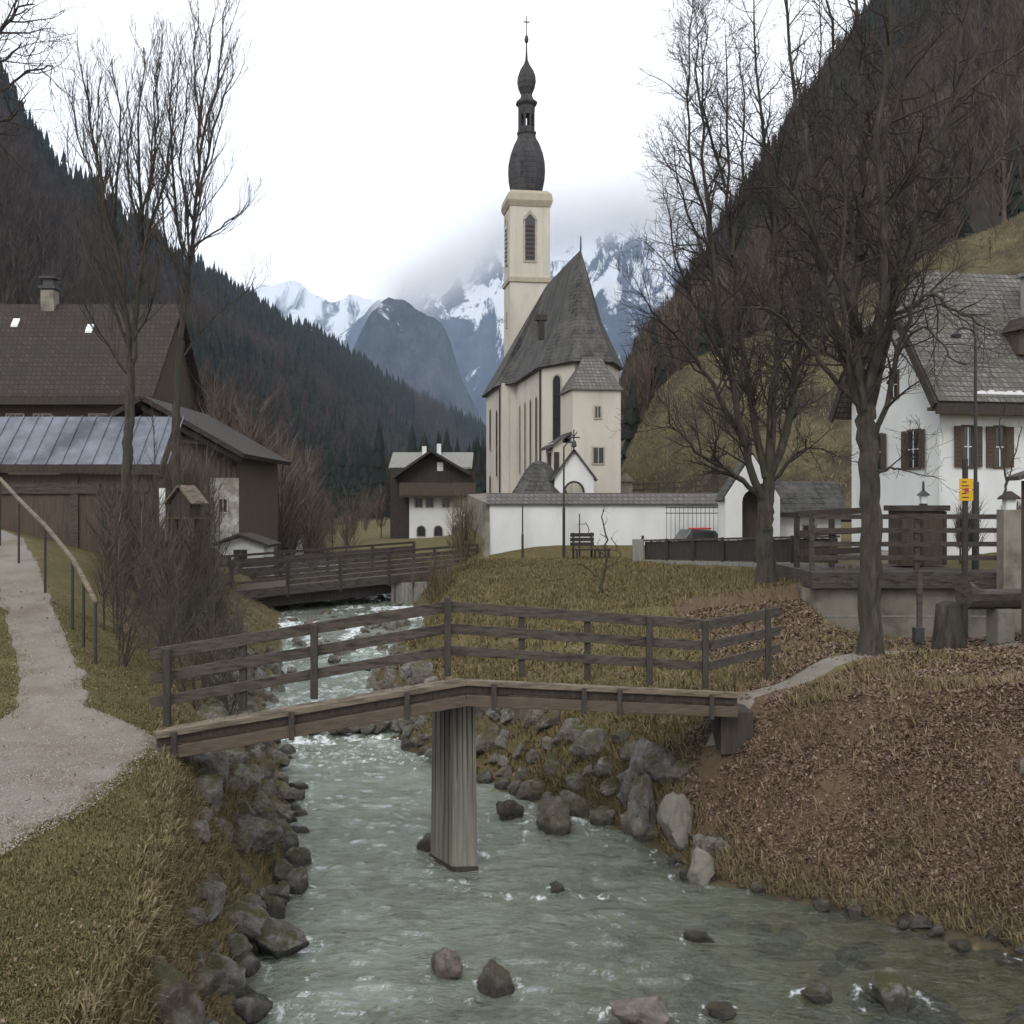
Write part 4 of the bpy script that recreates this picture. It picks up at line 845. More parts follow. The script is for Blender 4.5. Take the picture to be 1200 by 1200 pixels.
MB().beam((-.52,-oh,E-oh*sl_*.55-.05),(-.52,yk0,hz+.08),.08,.26).build('verge_board', m_wood_dk, rf); MB().beam((-.52,D+oh,E-oh*sl_*.55-.05),(-.52,yk1,hz+.08),.08,.26).build('verge_board', m_wood_dk, rf)
mb = MB(); n = 26
for k in range(n):   # a line of old snow held above the eave
    x = .9+k*.16; mb.box(x, x+.158, -oh+.05, -oh+.05+.16+.10*abs(noise.noise(Vector((k*.4,0,0)))), E-oh*sl_*.55+.30, E-oh*sl_*.55+.42+.12*abs(noise.noise(Vector((k*.5,3,0)))))
m_snow = flat('old_snow', (.75,.77,.80), .6)
mb.build('snow_patch', m_snow, rf)
MB().box(4.0,5.5,.7,1.6,RZ-3.0,RZ-.05).build('chimney', m_conc, rf); MB().box(3.9,5.6,.6,1.7,RZ-.05,RZ+.07).build('chimney_cap', m_conc, rf)
dm = MB().box(3.0,3.9,.3,1.8,E+1.25,E+2.0).build('dormer', m_wood, rf); MB().prism([(2.85,E+2.0),(4.05,E+2.0),(3.45,E+2.5)], .1, 2.2).build('dormer_roof', m_roofbr, dm)
def shut_win(x, z, w_, h, rz=0, loc=None, sh=True):
    l_ = loc or (x, -.02, z); f = win(wh, l_, rz, w_, h, fm=m_wood); xf = XF(l_, rz)
    MB(xf).box(-.018,.018,-.032,-.026,0,h).box(-w_/2,w_/2,-.032,-.026,h*.5-.015,h*.5+.015).build('sash', m_white, f)
    if sh:
        for q in (-1, 1):
            mb = MB(xf); a = q*(w_/2+.075) ; mb.box(min(a,a+q*.27), max(a,a+q*.27), -.07, -.034, -.03, h+.03)
            for k in range(9): mb.box(min(a,a+q*.27)+.03, max(a,a+q*.27)-.03, -.085, -.07, .03+k*h/9, .03+k*h/9+h/18)
            mb.build('shutter', m_wood, f)
for x in (.95, 2.05, 3.6): shut_win(x, 2.75, .26, 1.2)
for x in (.9, 3.2): shut_win(x, .35, .5, .85, sh=False)
for y in (1.35, 3.6): shut_win(0, 0, .6, 1.15, R(-90), (-.02, y, 2.75))
shut_win(0, 0, .4, .8, R(-90), (-.02, 2.5, 5.1), sh=False)
MB().box(-2.2,-.1,-.4,4.8,-1.2,.05).build('terrace', m_wallst, wh)

# wayside chapel and low house left of it
wcp = empty('wayside_chapel', (9.55, 44.0, 3.7), 0, 'small white gabled chapel with a deep arched doorway behind the slimmer large tree', 'chapel')
hw = 1.08; ar_ = [(.42*math.cos(a), 1.75+.5*math.sin(a)) for a in np.linspace(0, math.pi, 9)]
MB().prism([(hw,-.4),(hw,1.95),(0,3.62),(-hw,1.95),(-hw,-.4),(-.42,-.4)]+ar_[::-1]+[(.42,-.4)], 0, 1.6).build('wall', m_white, wcp)
MB().box(-.6,.6,1.0,1.1,-.3,2.4).build('inner_door', m_wood, wcp)
MB().beam((-hw-.12,.9,1.80),(0,.9,3.70),1.5,.08).beam((0,.9,3.70),(hw+.12,.9,1.80),1.5,.08).build('roof', m_shingle, wcp)
MB().box(-.03,.03,.3,.36,3.7,4.3).box(-.16,.16,.3,.36,4.02,4.08).build('cross', m_iron, wcp)
lw_ = empty('low_house', (11.9, 45.2, 3.2), 0, 'low white outbuilding with a grey shingle roof between the two large trees', 'outbuilding')
MB().box(-1.35,1.5,0,2.6,-.4,1.9).build('wall', m_white, lw_); MB().prism([(-.35,1.72),(1.3,3.0),(2.95,1.72),(2.95,1.84),(1.3,3.14),(-.35,1.84)], -1.6, 1.7, 'x').build('roof', m_shingle, lw_)
MB().box(-1.6,1.7,-.42,-.352,1.66,1.84).build('eave_board', m_wood_dk, lw_); win(lw_, (.2,-.02,.7), 0, .5, .6)
# parked car half hidden by the parapet
cr_ = empty('parked_car', (7.9, 47.2, 3.05), R(8), 'small dark car with a red bonnet half hidden behind the boarded parapet', 'car')
m_carp = flat('dark_car_paint', (.05,.052,.06), .3, .6)
MB().prism([(-1.0,.25),(1.0,.25),(1.02,.72),(.82,.82),(.55,1.22),(-.55,1.25),(-.85,.85),(-1.02,.72)], -.75, .75).build('body', m_carp, cr_, bevel=.05)
MB().prism([(-.50,.86),(.50,.86),(.42,1.16),(-.42,1.18)], -.765, -.752).build('windscreen', m_glass, cr_); MB().box(-.5,.35,-.78,-.2,1.26,1.33).build('roof_panel', m_red, cr_, bevel=.02)
for x in (-.62,.62):
    for y in (-.76,.6): o_ = MB().add([(x+.3*math.cos(a), y+q, .3+.3*math.sin(a)) for q in (0,.16) for a in np.linspace(0, 2*math.pi, 15)[:-1]], [tuple(range(14)), tuple(range(27,13,-1))]+[(i,(i+1)%14,14+(i+1)%14,14+i) for i in range(14)]).build('wheel', m_iron, cr_)

# ------------------------------------------------------------------ chalet up the valley
cl = empty('chalet', (-6.1, 84, 2.6), 0, 'far chalet with white ground floor, dark wooden upper storey and pale cross-gabled roof', 'house')
k_ = 84/1300
def cx(px): return (px-506)*k_
def cz(py): return (590-py)*k_+5.4-2.6
MB().box(cx(480),cx(546),0,6,-1.5,cz(582)).build('ground_floor', m_white, cl)
MB().box(cx(471),cx(556),-.25,6,cz(582)+.003,cz(553)).prism([(cx(471),cz(553)),(cx(553),cz(553)),(cx(508),cz(533))], -.25, 6).build('timber_storey', m_wood_dk, cl)
MB().box(cx(470),cx(558),-1.0,-.9,cz(582),cz(566)).box(cx(470),cx(558),-1.0,-.25,cz(583),cz(581)).build('balcony', m_wood, cl)
MB().box(cx(456),cx(481),1.0,6,-1.5,cz(548)).build('side_porch', m_wood_dk, cl)
MB().beam((cx(462),2.5,cz(560)),(cx(507),2.5,cz(529)),7.6,.18).beam((cx(507),2.5,cz(529)),(cx(552),2.5,cz(556)),7.6,.18).build('gable_roof', m_wood_dk, cl)
MB().prism([(1.0,cz(549)),(4.2,cz(529)),(7.6,cz(549)),(7.6,cz(547)),(4.2,cz(527)),(1.0,cz(547))], cx(454), cx(553), 'x').build('cross_roof', m_conc, cl)
for px, a, b in ((493,538,520),(511,532,517)): MB().box(cx(px-2.5),cx(px+2.5),3.6,4.1,cz(a),cz(b)).build('chimney', m_white, cl)
for px in (491,504,523,537): win(cl, (cx(px),-.02,cz(594)), 0, .5, .6)
for px in (494,514,535): win(cl, (cx(px),-.02,cz(628)), 0, .6, .75, True)
MB().box(cx(513),cx(520),-.30,-.255,cz(552),cz(542)).build('gable_panel', m_white, cl)

# ------------------------------------------------------------------ farmhouse, barn and shed on the left
fh = empty('farmhouse', (-31.42, 64, 4.353), 0, 'long dark farmhouse behind the shed with brown tiled roof and bright skylights', 'house')
MB().box(-10,9.0,0,8,-1,7.0).prism([(0,7.0),(8,7.0),(4,11.1)], 8.9, 9.0, 'x').build('wall', m_wood, fh)
rf = MB().prism([(-.9,5.9),(4,11.2),(8.9,5.9),(8.9,6.15),(4,11.5),(-.9,6.15)], -10.6, 9.5, 'x').build('roof', m_roofbr, fh)
MB().box(-10.6,9.5,-1.02,-.91,5.72,6.1).build('eave_board', m_wood_dk, rf)
for px, py in ((18,380),(105,388)):
    z = (590-py)*57.5/1300+.95; y = -.9+(z-6.15)*4.9/5.35; x = (px-600)*(55+y)/1300+27
    MB().add([(x-.17,y-.17,z-.06),(x+.17,y-.17,z-.06),(x+.17,y+.17,z+.34),(x-.17,y+.17,z+.34),(x-.17,y-.17,z-.16),(x+.17,y-.17,z-.16),(x+.17,y+.17,z+.20),(x-.17,y+.17,z+.20)],[(0,1,2,3),(7,6,5,4),(0,4,5,1),(1,5,6,2),(2,6,7,3),(3,7,4,0)]).build('skylight', m_snow, rf)
x = (59-600)*59/1300+27
MB().box(x-.35,x+.35,3.6,4.3,10.6,12.2).build('chimney', m_wallst, rf); MB().box(x-.45,x+.45,3.5,4.4,12.25,12.4).box(x-.28,x+.28,3.7,4.2,12.4,12.8).box(x-.42,x+.42,3.55,4.35,12.8,12.92).build('chimney_cap', m_iron, rf)
for px in (18,50,115): win(fh, ((px-600)*55/1300+27,-.02,4.95), 0, .8, .35)
fh.scale = (1.1636,)*3
m_wash = nmat('flaking_whitewash', (.13,.115,.10), (.42,.41,.39), 2.6, c3=(.20,.17,.14), s3=1.1, bs=.4)
bn_ = empty('barn', (-16.36, 52, 3.6), 0, 'dark timber barn with a wide gable and whitewashed foot behind the birdhouse', 'barn')
kk = 52/1300
def bx_(px): return (px-600)*kk+16.36
def bz_(py): return (590-py)*kk+1.8
MB().prism([(bx_(70),-1),(bx_(278),-1),(bx_(278),bz_(536)),(bx_(180),bz_(478)),(bx_(70),bz_(534))], 0, 9).build('wall', m_wood, bn_)
MB().box(bx_(246),bx_(280),-.06,.0,-1.4,bz_(560)).build('whitewashed_foot', m_wash, bn_)
mb = MB()
for k in range(34):
    x_ = bx_(72)+k*(bx_(277)-bx_(72))/33; mb.box(x_-.03, x_+.03, -.035, -.002, bz_(560)-.0, bz_(538))
mb.build('board_batten', m_wood_dk, bn_)
MB().beam((bx_(58),3.6,bz_(540)),(bx_(180),3.6,bz_(470)),10.6,.22).beam((bx_(180),3.6,bz_(470)),(bx_(296),3.6,bz_(536)),10.6,.22).build('roof', m_roofbr, bn_)
mb = MB()
for k in range(5): f = k/4; mb.beam((bx_(196+f*80),-1.0,bz_(486+f*46)),(bx_(196+f*80),-.1,bz_(500+f*46)),.1,.1)
mb.beam((bx_(176),-1.1,bz_(480)),(bx_(290),-1.1,bz_(541)),.12,.22).beam((bx_(180),-.9,bz_(515)),(bx_(262),-.9,bz_(522)),.12,.14); mb.build('truss', m_wood_dk, bn_)
win(bn_, (bx_(262),-.08,bz_(600)), 0, .35, .6)
# shed with sheet metal roof
sd = empty('shed', (-14.5, 36.4, 4.0), 0, 'open timber shed with a pale blue sheet metal roof beside the path', 'shed')
X0, X1 = -6.2, 3.05
MB().box(-2.6,X1-.35,0,1.3,-1.2,2.35).build('board_wall', m_wood, sd); MB().box(X0,-2.62,.9,1.3,-1.2,2.9).build('back_wall', m_wood_dk, sd)
mb = MB(); z0, z1 = 2.66, 4.36
mb.add([(X0,-.35,z0),(X1,-.35,z0),(X1,1.45,z1),(X0,1.45,z1),(X0,-.35,z0-.05),(X1,-.35,z0-.05),(X1,1.45,z1-.05),(X0,1.45,z1-.05)],[(0,1,2,3),(7,6,5,4),(0,4,5,1),(1,5,6,2),(2,6,7,3),(3,7,4,0)])
rf = mb.build('roof', m_zinc, sd)
mb = MB()
for k in range(20): x = X0+.1+k*.495; mb.beam((x,-.35,z0+.02),(x,1.45,z1+.02),.03,.05)
mb.build('roof_seam', m_zinc, rf); MB().box(X0,X1,-.42,-.352,z0-.26,z0+.01).build('fascia', m_wood_dk, rf)
MB().box(-2.3,1.0,-.10,-.02,1.72,2.06).box(1.25,2.6,-.10,-.02,1.78,2.02).build('lintel', m_rail, sd)
for x in (-2.55,.05,1.7,2.85): MB().box(x,x+.24,-.08,-.005,-1.2,2.3).build('upright', m_rail, sd)
MB().box(1.05,1.35,-.03,-.004,-.8,1.7).build('doorway', m_iron, sd); MB().box(2.95,3.15,-.10,-.085,.5,1.9).build('white_panel', m_white, sd)
for x in (-5.9,-4.3): MB().box(x,x+.16,.1,.26,-1,2.7).build('post', m_wood_dk, sd)
# birdhouse on its stand
bh = empty('birdhouse', (-8.9, 30.3, G(-8.9,30.3)), R(-20), 'large wooden birdhouse with a light pitched roof on a two-legged stand among the bushes', 'birdhouse')
hz_ = 5.4-(606-590)*30.3/1300-G(-8.9,30.3)
MB().box(-.30,.30,-.25,.25,hz_,hz_+.42).prism([(-.30,hz_+.42),(.30,hz_+.42),(0,hz_+.78)], -.25, .25).build('box', m_wood_dk, bh)
MB().beam((-.46,0,hz_+.36),(0,0,hz_+.86),.75,.04).beam((0,0,hz_+.86),(.46,0,hz_+.36),.75,.04).build('roof', m_curb, bh)
MB().box(-.42,.42,-.4,.3,hz_-.05,hz_).build('tray', m_wood, bh)
for x in (-.36,.30): MB().box(x,x+.07,-.05,.05,-.4,hz_-.05).build('leg', m_post, bh)
MB().box(-.36,.36,-.06,-.01,hz_-.75,hz_-.68).build('brace', m_post, bh)
# small white hut by the stream
hu = empty('white_hut', (-12.05, 49.2, 2.55), 0, 'tiny white hut with a low dark gable roof just left of the road bridge', 'hut')
MB().prism([(-1.05,-1),(1.05,-1),(1.05,1.0),(0,1.35),(-1.05,1.0)], 0, 2).build('wall', m_white, hu)
MB().beam((-1.35,.9,.98),(0,.9,1.48),2.5,.10).beam((0,.9,1.48),(1.35,.9,.98),2.5,.10).build('roof', m_wood_dk, hu); MB().box(-.3,.3,-.02,.0,.1,.8).build('door', m_wood_dk, hu)
# metal handrail climbing beside the left path
hr = empty('path_handrail', (-8, 20, 0), 0, 'bent brown handrail on six thin dark posts climbing beside the gravel path', 'handrail'); HO = Vector((-8,20,0))
hp = [(112,706,19.3),(98,678,20.4),(85,655,21.6),(53,616,24.3),(22,585,27.4),(0,561,30.0),(-25,548,33)]
pts = [P(*q)-HO for q in hp]
MB().tube(pts, .05, 8).build('rail', m_curb, hr, smooth=True)
for q in pts[:6]:
    z = G(q.x+HO.x, q.y+HO.y)
    MB().tube([(q.x,q.y,z-.3),(q.x,q.y,q.z)], .032, 6).build('post', m_iron, hr)

# ------------------------------------------------------------------ boulders
def rock_mesh(seed, ang=.6):
    rs = random.Random(seed); b = bmesh.new(); bmesh.ops.create_icosphere(b, subdivisions=4, radius=1)
    pl = []
    for _ in range(16):
        d = Vector((rs.gauss(0,1), rs.gauss(0,1), rs.gauss(0,1))).normalized(); pl.append((d, rs.uniform(.50,.90)))
    of = Vector((seed*7.3, 0, 0))
    for v in b.verts:
        p = v.co.copy()
        for d, h in pl:
            e = p.dot(d)-h
            if e > 0: p -= d*e*ang*1.5 if ang < .67 else d*e
        p += v.co*(.10*noise.noise(p*1.6+of)+.09*noise.noise(p*3.7+of)+.06*noise.noise(p*8+of)+.03*noise.noise(p*17+of)); v.co = p
    for e in b.edges: e.smooth = e.calc_face_angle(0) < R(22)
    me = bpy.data.meshes.new('boulder'); b.to_mesh(me); b.free(); me.polygons.foreach_set('use_smooth', [True]*len(me.polygons)); me.materials.append(m_rock); return me
RM = [rock_mesh(k, .7) for k in range(8)]; RP_ = []
for k in range(3):
    m_ = RM[k+2].copy(); m_.materials.clear(); m_.materials.append(m_rockpale); RP_.append(m_)
HEAP = []
def rock(x, y, z, sx, sy, sz, label, group=None, me=None, tilt=.5, heap=False):
    if heap:
        HEAP.append((Matrix.Translation((x, y, z)) @ Matrix.Rotation(random.uniform(0, 6.28), 4, 'Z') @ Matrix.Rotation(random.uniform(-tilt, tilt), 4, 'X') @ Matrix.Diagonal((sx, sy, sz, 1)), random.randrange(3))); return
    o = bpy.data.objects.new('boulder', me or random.choice(RM)); col.objects.link(o); o.location = (x, y, z); o.scale = (sx, sy, sz)
    o.rotation_euler = (random.uniform(-tilt, tilt), random.uniform(-tilt, tilt), random.uniform(0, 6.28)); return tag(o, label, 'boulder', group)
def node_x(y, j):
    i = int(min(max(np.searchsorted(SY, y)-1, 0), len(SY)-2)); t = (y-SY[i])/(SY[i+1]-SY[i]); return SX[i][j]*(1-t)+SX[i+1][j]*t
LB = []
tries = 0
while len(LB) < 190 and tries < 6000:
    tries += 1; y = random.uniform(8.0, 34) if random.random() < .72 else random.uniform(12, 24); u = random.uniform(.30, 1.14); xc, xt = node_x(y, 4), node_x(y, 5); x = xc+(xt-xc)*u
    r = random.uniform(.20, .52) if random.random() < .75 else random.uniform(.12, .22)
    if u > .85: r *= .7
    if any(math.hypot(x-a, y-b) < (r+c)*.60 for a, b, c in LB): continue
    LB.append((x, y, r)); f = random.uniform(.7, 1.25)
    rock(x, y, max(G(x, y), W(y)-.1)+r*.12, r*f, r/f**.5, r*random.uniform(.65, 1.05), 'grey mossy boulder set in the rock-lined left bank of the stream', 'boulders lining the left bank', heap=r < .27)
RB = []; tries = 0
while len(RB) < 100 and tries < 6000:
    tries += 1; y = random.uniform(17.9, 33); u = -.1+1.05*random.random()**1.7; xt, xm = node_x(y, 8), node_x(y, 9); x = xt+(xm-xt)*u
    r = random.uniform(.16, .46)
    if any(math.hypot(x-a, y-b) < (r+c)*.60 for a, b, c in RB): continue
    RB.append((x, y, r)); f = random.uniform(.7, 1.3)
    rock(x, y, max(G(x, y), W(y)-.1)+r*.12, r*f, r/f**.5, r*random.uniform(.6, 1.0), 'grey boulder at the foot of the far right bank behind the footbridge', 'boulders at the foot of the right bank', heap=r < .25)
for k in range(34):      # stones along the near right waterline
    y = random.uniform(11.6, 17); x = node_x(y, 8)+random.uniform(-.35, .25); r = random.uniform(.06, .19)
    rock(x, y, r*.2, r*1.3, r, r*.8, 'small dark stone at the waterline under the leaf-covered slope', 'stones along the near right waterline', heap=r < .10)
for k in range(40):      # stones of the sill that makes the little fall
    x = random.uniform(-6.3, -2.4); r = random.uniform(.10, .27); y = 26.0+random.uniform(-.35, .5)
    rock(x, y, .22, r*1.5, r, r*.8, 'wet dark stone in the sill of the small fall behind the footbridge', 'stones of the sill')
for k in range(95):
    y = random.uniform(9.5, 20); x = node_x(y, 5)+(node_x(y, 8)-node_x(y, 5))*random.random()**.75; r = random.uniform(.07, .28)
    rock(x, y, -.16-r*.45, r*1.5, r*1.2, r*.8, 'dim stone lying under the clear water of the near stream', 'stones under the water', heap=True)
for k in range(46):
    y = random.uniform(31, 50); x = node_x(y, 6)+(node_x(y, 7)-node_x(y, 6))*random.random(); r = random.uniform(.10, .32)
    rock(x, y, W(y), r*1.4, r, r*.7, 'wet stone breaking the white water upstream', 'stones in the upstream rapids')
def wrock(px, py, wpx, hpx, label, me=None, dz=0, tilt=.3):
    Y = 7020/(py-590); s_ = F/Y; x = (px-600)/s_; r = wpx/s_/1.75; h = hpx/s_/1.6
    return rock(x, Y+r*.4, h*.35+dz, r, r*.8, h, label, None, me, tilt)
mr2 = nmat('reddish_wet_stone', (.07,.055,.047), (.19,.16,.145), 7, c3=(.05,.04,.035), s3=2, rough=.45, bs=.6, bd=.03)
def red(k):
    m_ = RM[k].copy(); m_.materials.clear(); m_.materials.append(mr2); return m_
for a in [(653,1046,24,14,'little dark stone in the ripple right of the bridge pier'),(582,1162,50,44,'round mossy stone with white patches in the near stream'),
          (526,1143,46,32,'smooth reddish stone just left of the mossy one in the near stream', red(1)),(752,1206,74,46,'large reddish brown wet boulder at the bottom edge of the photo', red(4)),
          (1052,1178,66,30,'broad dark wet stone in the shallows at the lower right'),(958,1172,40,20,'low dark stone between the reddish boulder and the lower right shallows'),
          (846,1192,40,20,'flat grey stone awash right of the large reddish boulder'),(822,1103,34,10,'barely covered flat stone in mid stream below the pale block'),
          (345,1046,34,38,'brown stone standing clear of the left bank level with the pier'),(330,1055,26,24,'small brown stone tucked behind the one clear of the left bank'),
          (322,1122,72,58,'large brown and white boulder at the left water edge in the foreground'),(312,925,34,26,'black wedge-shaped stone at the left water edge behind the bridge deck'),
          (337,940,18,12,'small pointed black stone just off the left water edge'),(500,995,24,22,'stone against the left foot of the bridge pier'),
          (652,974,64,46,'large mottled rock in the water right of the pier'),(596,958,40,26,'low rock between the pier and the large mottled rock'),
          (290,1195,56,30,'dark boulder at the lower left water edge, nearest the camera'),(1130,962+150,30,12,'thin dark stone close to the right bank'),(265,1150,70,60,'moss-covered round boulder half in the grass at the lower left')]:
    wrock(*a[:5], me=a[5] if len(a) > 5 else None)
rock(2.35,18.9,.75,.62,.6,.95,'huge dark rounded boulder beneath the right end of the footbridge',None,RM[5],.15)
rock(2.55,17.1,.42,.33,.32,.52,'pale rounded boulder leaning below the huge dark one',None,RP_[0],.2)
rock(2.1,17.9,.45,.28,.3,.60,'tall slab-like boulder left of the pale rounded one',None,RM[3],.2)
rock(2.72,15.95,.14,.25,.24,.34,'squarish pale block at the water edge below the footbridge end',None,RP_[1],.2)
rock(3.0,16.5,.22,.45,.4,.36,'flat brown-grey boulder beside the squarish pale block',None,RM[6],.2)
rock(0.2,22.6,.9,.9,.5,.85,'big grey rock face under the grass behind the bridge pier',None,RM[1],.2)
rock(1.3,21.4,.7,.6,.5,.6,'broad dark rock under the grass, right of the big rock face',None,RM[7],.2)
rock(6.75,13.95,.4,.16,.14,.2,'single black stone sticking out of the leaf-covered slope',None,RM[7],.2).location = (6.95, 14.9, G(6.95,14.9)+.05)

hv = []; hf = []; base_ = []
for k in range(3):
    me = RM[k]; c_ = np.empty(len(me.vertices)*3, np.float32); me.vertices.foreach_get('co', c_); base_.append((c_.reshape(-1, 3), np.array([p.vertices[:] for p in me.polygons])))
nb_ = 0
for mtx, k in HEAP:
    c_, f_ = base_[k]; A_ = np.array(mtx); hv.append(c_ @ A_[:3, :3].T+A_[:3, 3]); hf.append(f_+nb_); nb_ += len(c_)
tag(link_mesh('cobbles', np_mesh('cobbles', np.concatenate(hv), np.concatenate(hf), True), m_rock), 'small stones packed between the boulders and lying on the stream bed', 'cobbles', kind='stuff')
# white water where the stream parts round stones and pier
wm = bpy.data.objects['water'].data; co = np.empty(len(wm.vertices)*3, np.float32); wm.vertices.foreach_get('co', co); co = co.reshape(-1, 3); wk_ = np.zeros(len(co))
obs = [(o.location.x, o.location.y, max(o.scale[0], .12)) for o in list(C.objects) if o.name.startswith('boulder') and o.location.z < .42+.03*max(0, o.location.y-25) and o.scale[0] > .10]+[(-.8, 16.9, .38)]
for x, y, r in obs:
    dx = (co[:, 0]-x)/r; dy = (co[:, 1]-y)/r; sel_ = (abs(dx) < 4) & (dy < 2.5) & (dy > -7); k = np.where(sel_)[0]; dx = dx[k]; dy = dy[k]; d = np.hypot(dx, dy)
    ring = np.exp(-((d-1.15)/.30)**2)*np.clip(.55+dy*.5, .12, 1); tail = np.exp(-((abs(dx)-1-.12*np.clip(-dy, 0, 9))/.28)**2)*np.clip(1+dy/5.5, 0, 1)*(dy < 0)*.6
    wk_[k] = np.maximum(wk_[k], np.maximum(ring, tail))
wk4 = np.repeat(wk_[:, None], 4, 1).astype(np.float32); ca = wm.color_attributes.new('wake', 'FLOAT_COLOR', 'POINT'); ca.data.foreach_set('color', wk4.ravel())
# ------------------------------------------------------------------ bare trees
def grow(T, tw, pts, r0, r1, lv, cfg, rs):
    n = 3 if lv >= 2 else (5 if lv else 7)
    rad = [r0+(r1-r0)*i/(len(pts)-1) for i in range(len(pts))]
    (T if lv < 1 else tw).tube(pts, rad, n, cap=False)
    if lv >= cfg['max']: return
    L = sum((b-a).length for a, b in zip(pts, pts[1:])); k = max(2, int(L*cfg['den'][lv]))
    for i in range(k):
        t = cfg['t0'][min(lv, len(cfg['t0'])-1)]+(1-cfg['t0'][min(lv, len(cfg['t0'])-1)])*(i+rs.random())/k; f = t*(len(pts)-1); a = min(int(f), len(pts)-2); u = f-a
        p = pts[a].lerp(pts[a+1], u); d = (pts[a+1]-pts[a]).normalized(); rr = (rad[a]*(1-u)+rad[a+1]*u)
        ax = d.cross(Vector((rs.gauss(0,1), rs.gauss(0,1), rs.gauss(0,1)))).normalized(); an = R(rs.uniform(*cfg['ang']))
        dd = (d*math.cos(an)+ax*math.sin(an)).normalized(); l_ = cfg['len'][lv]*rs.uniform(.55, 1.2)*(1.1-.5*t); m = 4 if lv < 2 else 3
        q = [p]; v_ = dd
        for _ in range(m):
            v_ = (v_+Vector((rs.gauss(0,1), rs.gauss(0,1), rs.gauss(0,1)))*cfg['wob']+Vector((0,0,cfg['up']))).normalized(); q.append(q[-1]+v_*l_/m)
        grow(T, tw, q, min(rr*.62, cfg['r'][lv]), cfg['re'], lv+1, cfg, rs)
def smooth_pts(pts, rs, wob=.05, sub=4):
    out = []
    for i in range(len(pts)-1):
        p0 = pts[max(i-1,0)]; p1 = pts[i]; p2 = pts[i+1]; p3 = pts[min(i+2, len(pts)-1)]
        for k in range(sub):
            t = k/sub; out.append(.5*((2*p1)+(p2-p0)*t+(2*p0-5*p1+4*p2-p3)*t*t+(3*p1-p0-3*p2+p3)*t**3)+Vector((rs.gauss(0,wob), rs.gauss(0,wob), rs.gauss(0,wob*.5)))*(1 if i or k else 0))
    return out+[pts[-1]]
def tree(name, label, Y, trunk, limbs, rb, rt, cfg, seed, group=None, m2_=None, gz=None):
    rs = random.Random(seed); x0 = (trunk[0][0]-600)*Y/F; z0 = G(x0, Y) if gz is None else gz; base = Vector((x0, Y, z0))
    r = empty(name, base, 0, label, 'tree', group)
    tp = [Vector((x0, Y, z0-.3))]+[P(a, b, Y+rs.uniform(-.05,.05)) for a, b in trunk[1:]]; tp = [p-base for p in tp]; tp = smooth_pts(tp, rs, .015, 9)
    T = MB(); tw = MB(); rad = [rb+(rt-rb)*i/(len(tp)-1) for i in range(len(tp))]; rad[0] *= 1.5; rad[1] *= 1.22; rad[2] *= 1.08
    T.tube(tp, rad, 22, cap=False)
    for i in range(len(T.v)):
        v_ = T.v[i]; c_ = tp[min(i//22, len(tp)-1)]; d_ = v_-c_; an_ = math.atan2(d_.y, d_.x); fl = 1+.35*max(0, 1-v_.z/.5)*abs(math.sin(an_*2.5+seed))
        T.v[i] = c_+d_*fl*(1+.14*noise.noise(Vector((math.cos(an_)*2.2, math.sin(an_)*2.2, v_.z*1.1+seed)))+.06*noise.noise(Vector((math.cos(an_)*7, math.sin(an_)*7, v_.z*2))))
    for li in limbs:
        ptsl, r0 = li[0], li[1]; dY = li[2] if len(li) > 2 else rs.uniform(-1.6, 1.6); n = len(ptsl)
        q = [P(a, b, Y+dY*(i/(n-1))) for i, (a, b) in enumerate(ptsl)]; q = smooth_pts([p-base for p in q], rs, .035)
        grow(T, tw, q, r0, .012, 0, cfg, rs)
    T.build('trunk', m_bark, r, smooth=True, fix=False); tw.build('crown', m2_ or m_twig, r, fix=False)
    return r
cfgA = dict(max=3, den=[3.6, 5.5, 8], len=[1.7, .85, .42], r=[.036, .016, .009], re=.005, ang=(28, 62), up=.10, wob=.16, t0=[.12, .12, .1])
tree('bare_tree', 'slimmer of the two large leafless trees, rooted on the grass mound by the parapet', 30,
  [(898,690),(896,640),(897,600),(899,565)],
  [([(899,575),(905,480),(915,380),(905,250),(890,120),(880,-30)],.15,.6),([(896,590),(872,520),(848,400),(835,280),(822,150),(815,30)],.12,-1.4),([(896,585),(860,555),(825,535),(795,505),(770,500)],.08,-1.2),
   ([(898,560),(880,470),(862,350),(852,200),(850,40)],.12,1.4),([(900,570),(925,480),(940,380),(950,260),(958,120),(960,0)],.13,1.2),([(903,565),(945,525),(978,532)],.06,-1),
   ([(903,510),(930,440),(960,400),(985,385)],.06,1.5),([(872,520),(835,450),(800,400),(770,372),(752,345)],.07,-1.8),([(852,430),(815,360),(792,300),(782,225)],.06,-.6),
   ([(840,330),(805,250),(790,170)],.05,1.5),([(850,220),(825,120),(830,30)],.045,-2),([(905,300),(930,200),(935,90)],.05,-1.5),([(838,300),(812,200),(806,90),(812,0)],.05,-.5),([(858,300),(872,180),(866,60)],.05,2)],
  .27, .19, cfgA, 3, 'large leafless trees on the right bank')
cfgB = dict(max=3, den=[3.6, 5.4, 7.6], len=[1.45, .70, .34], r=[.03, .013, .007], re=.004, ang=(28, 65), up=.07, wob=.18, t0=[.10, .12, .1])
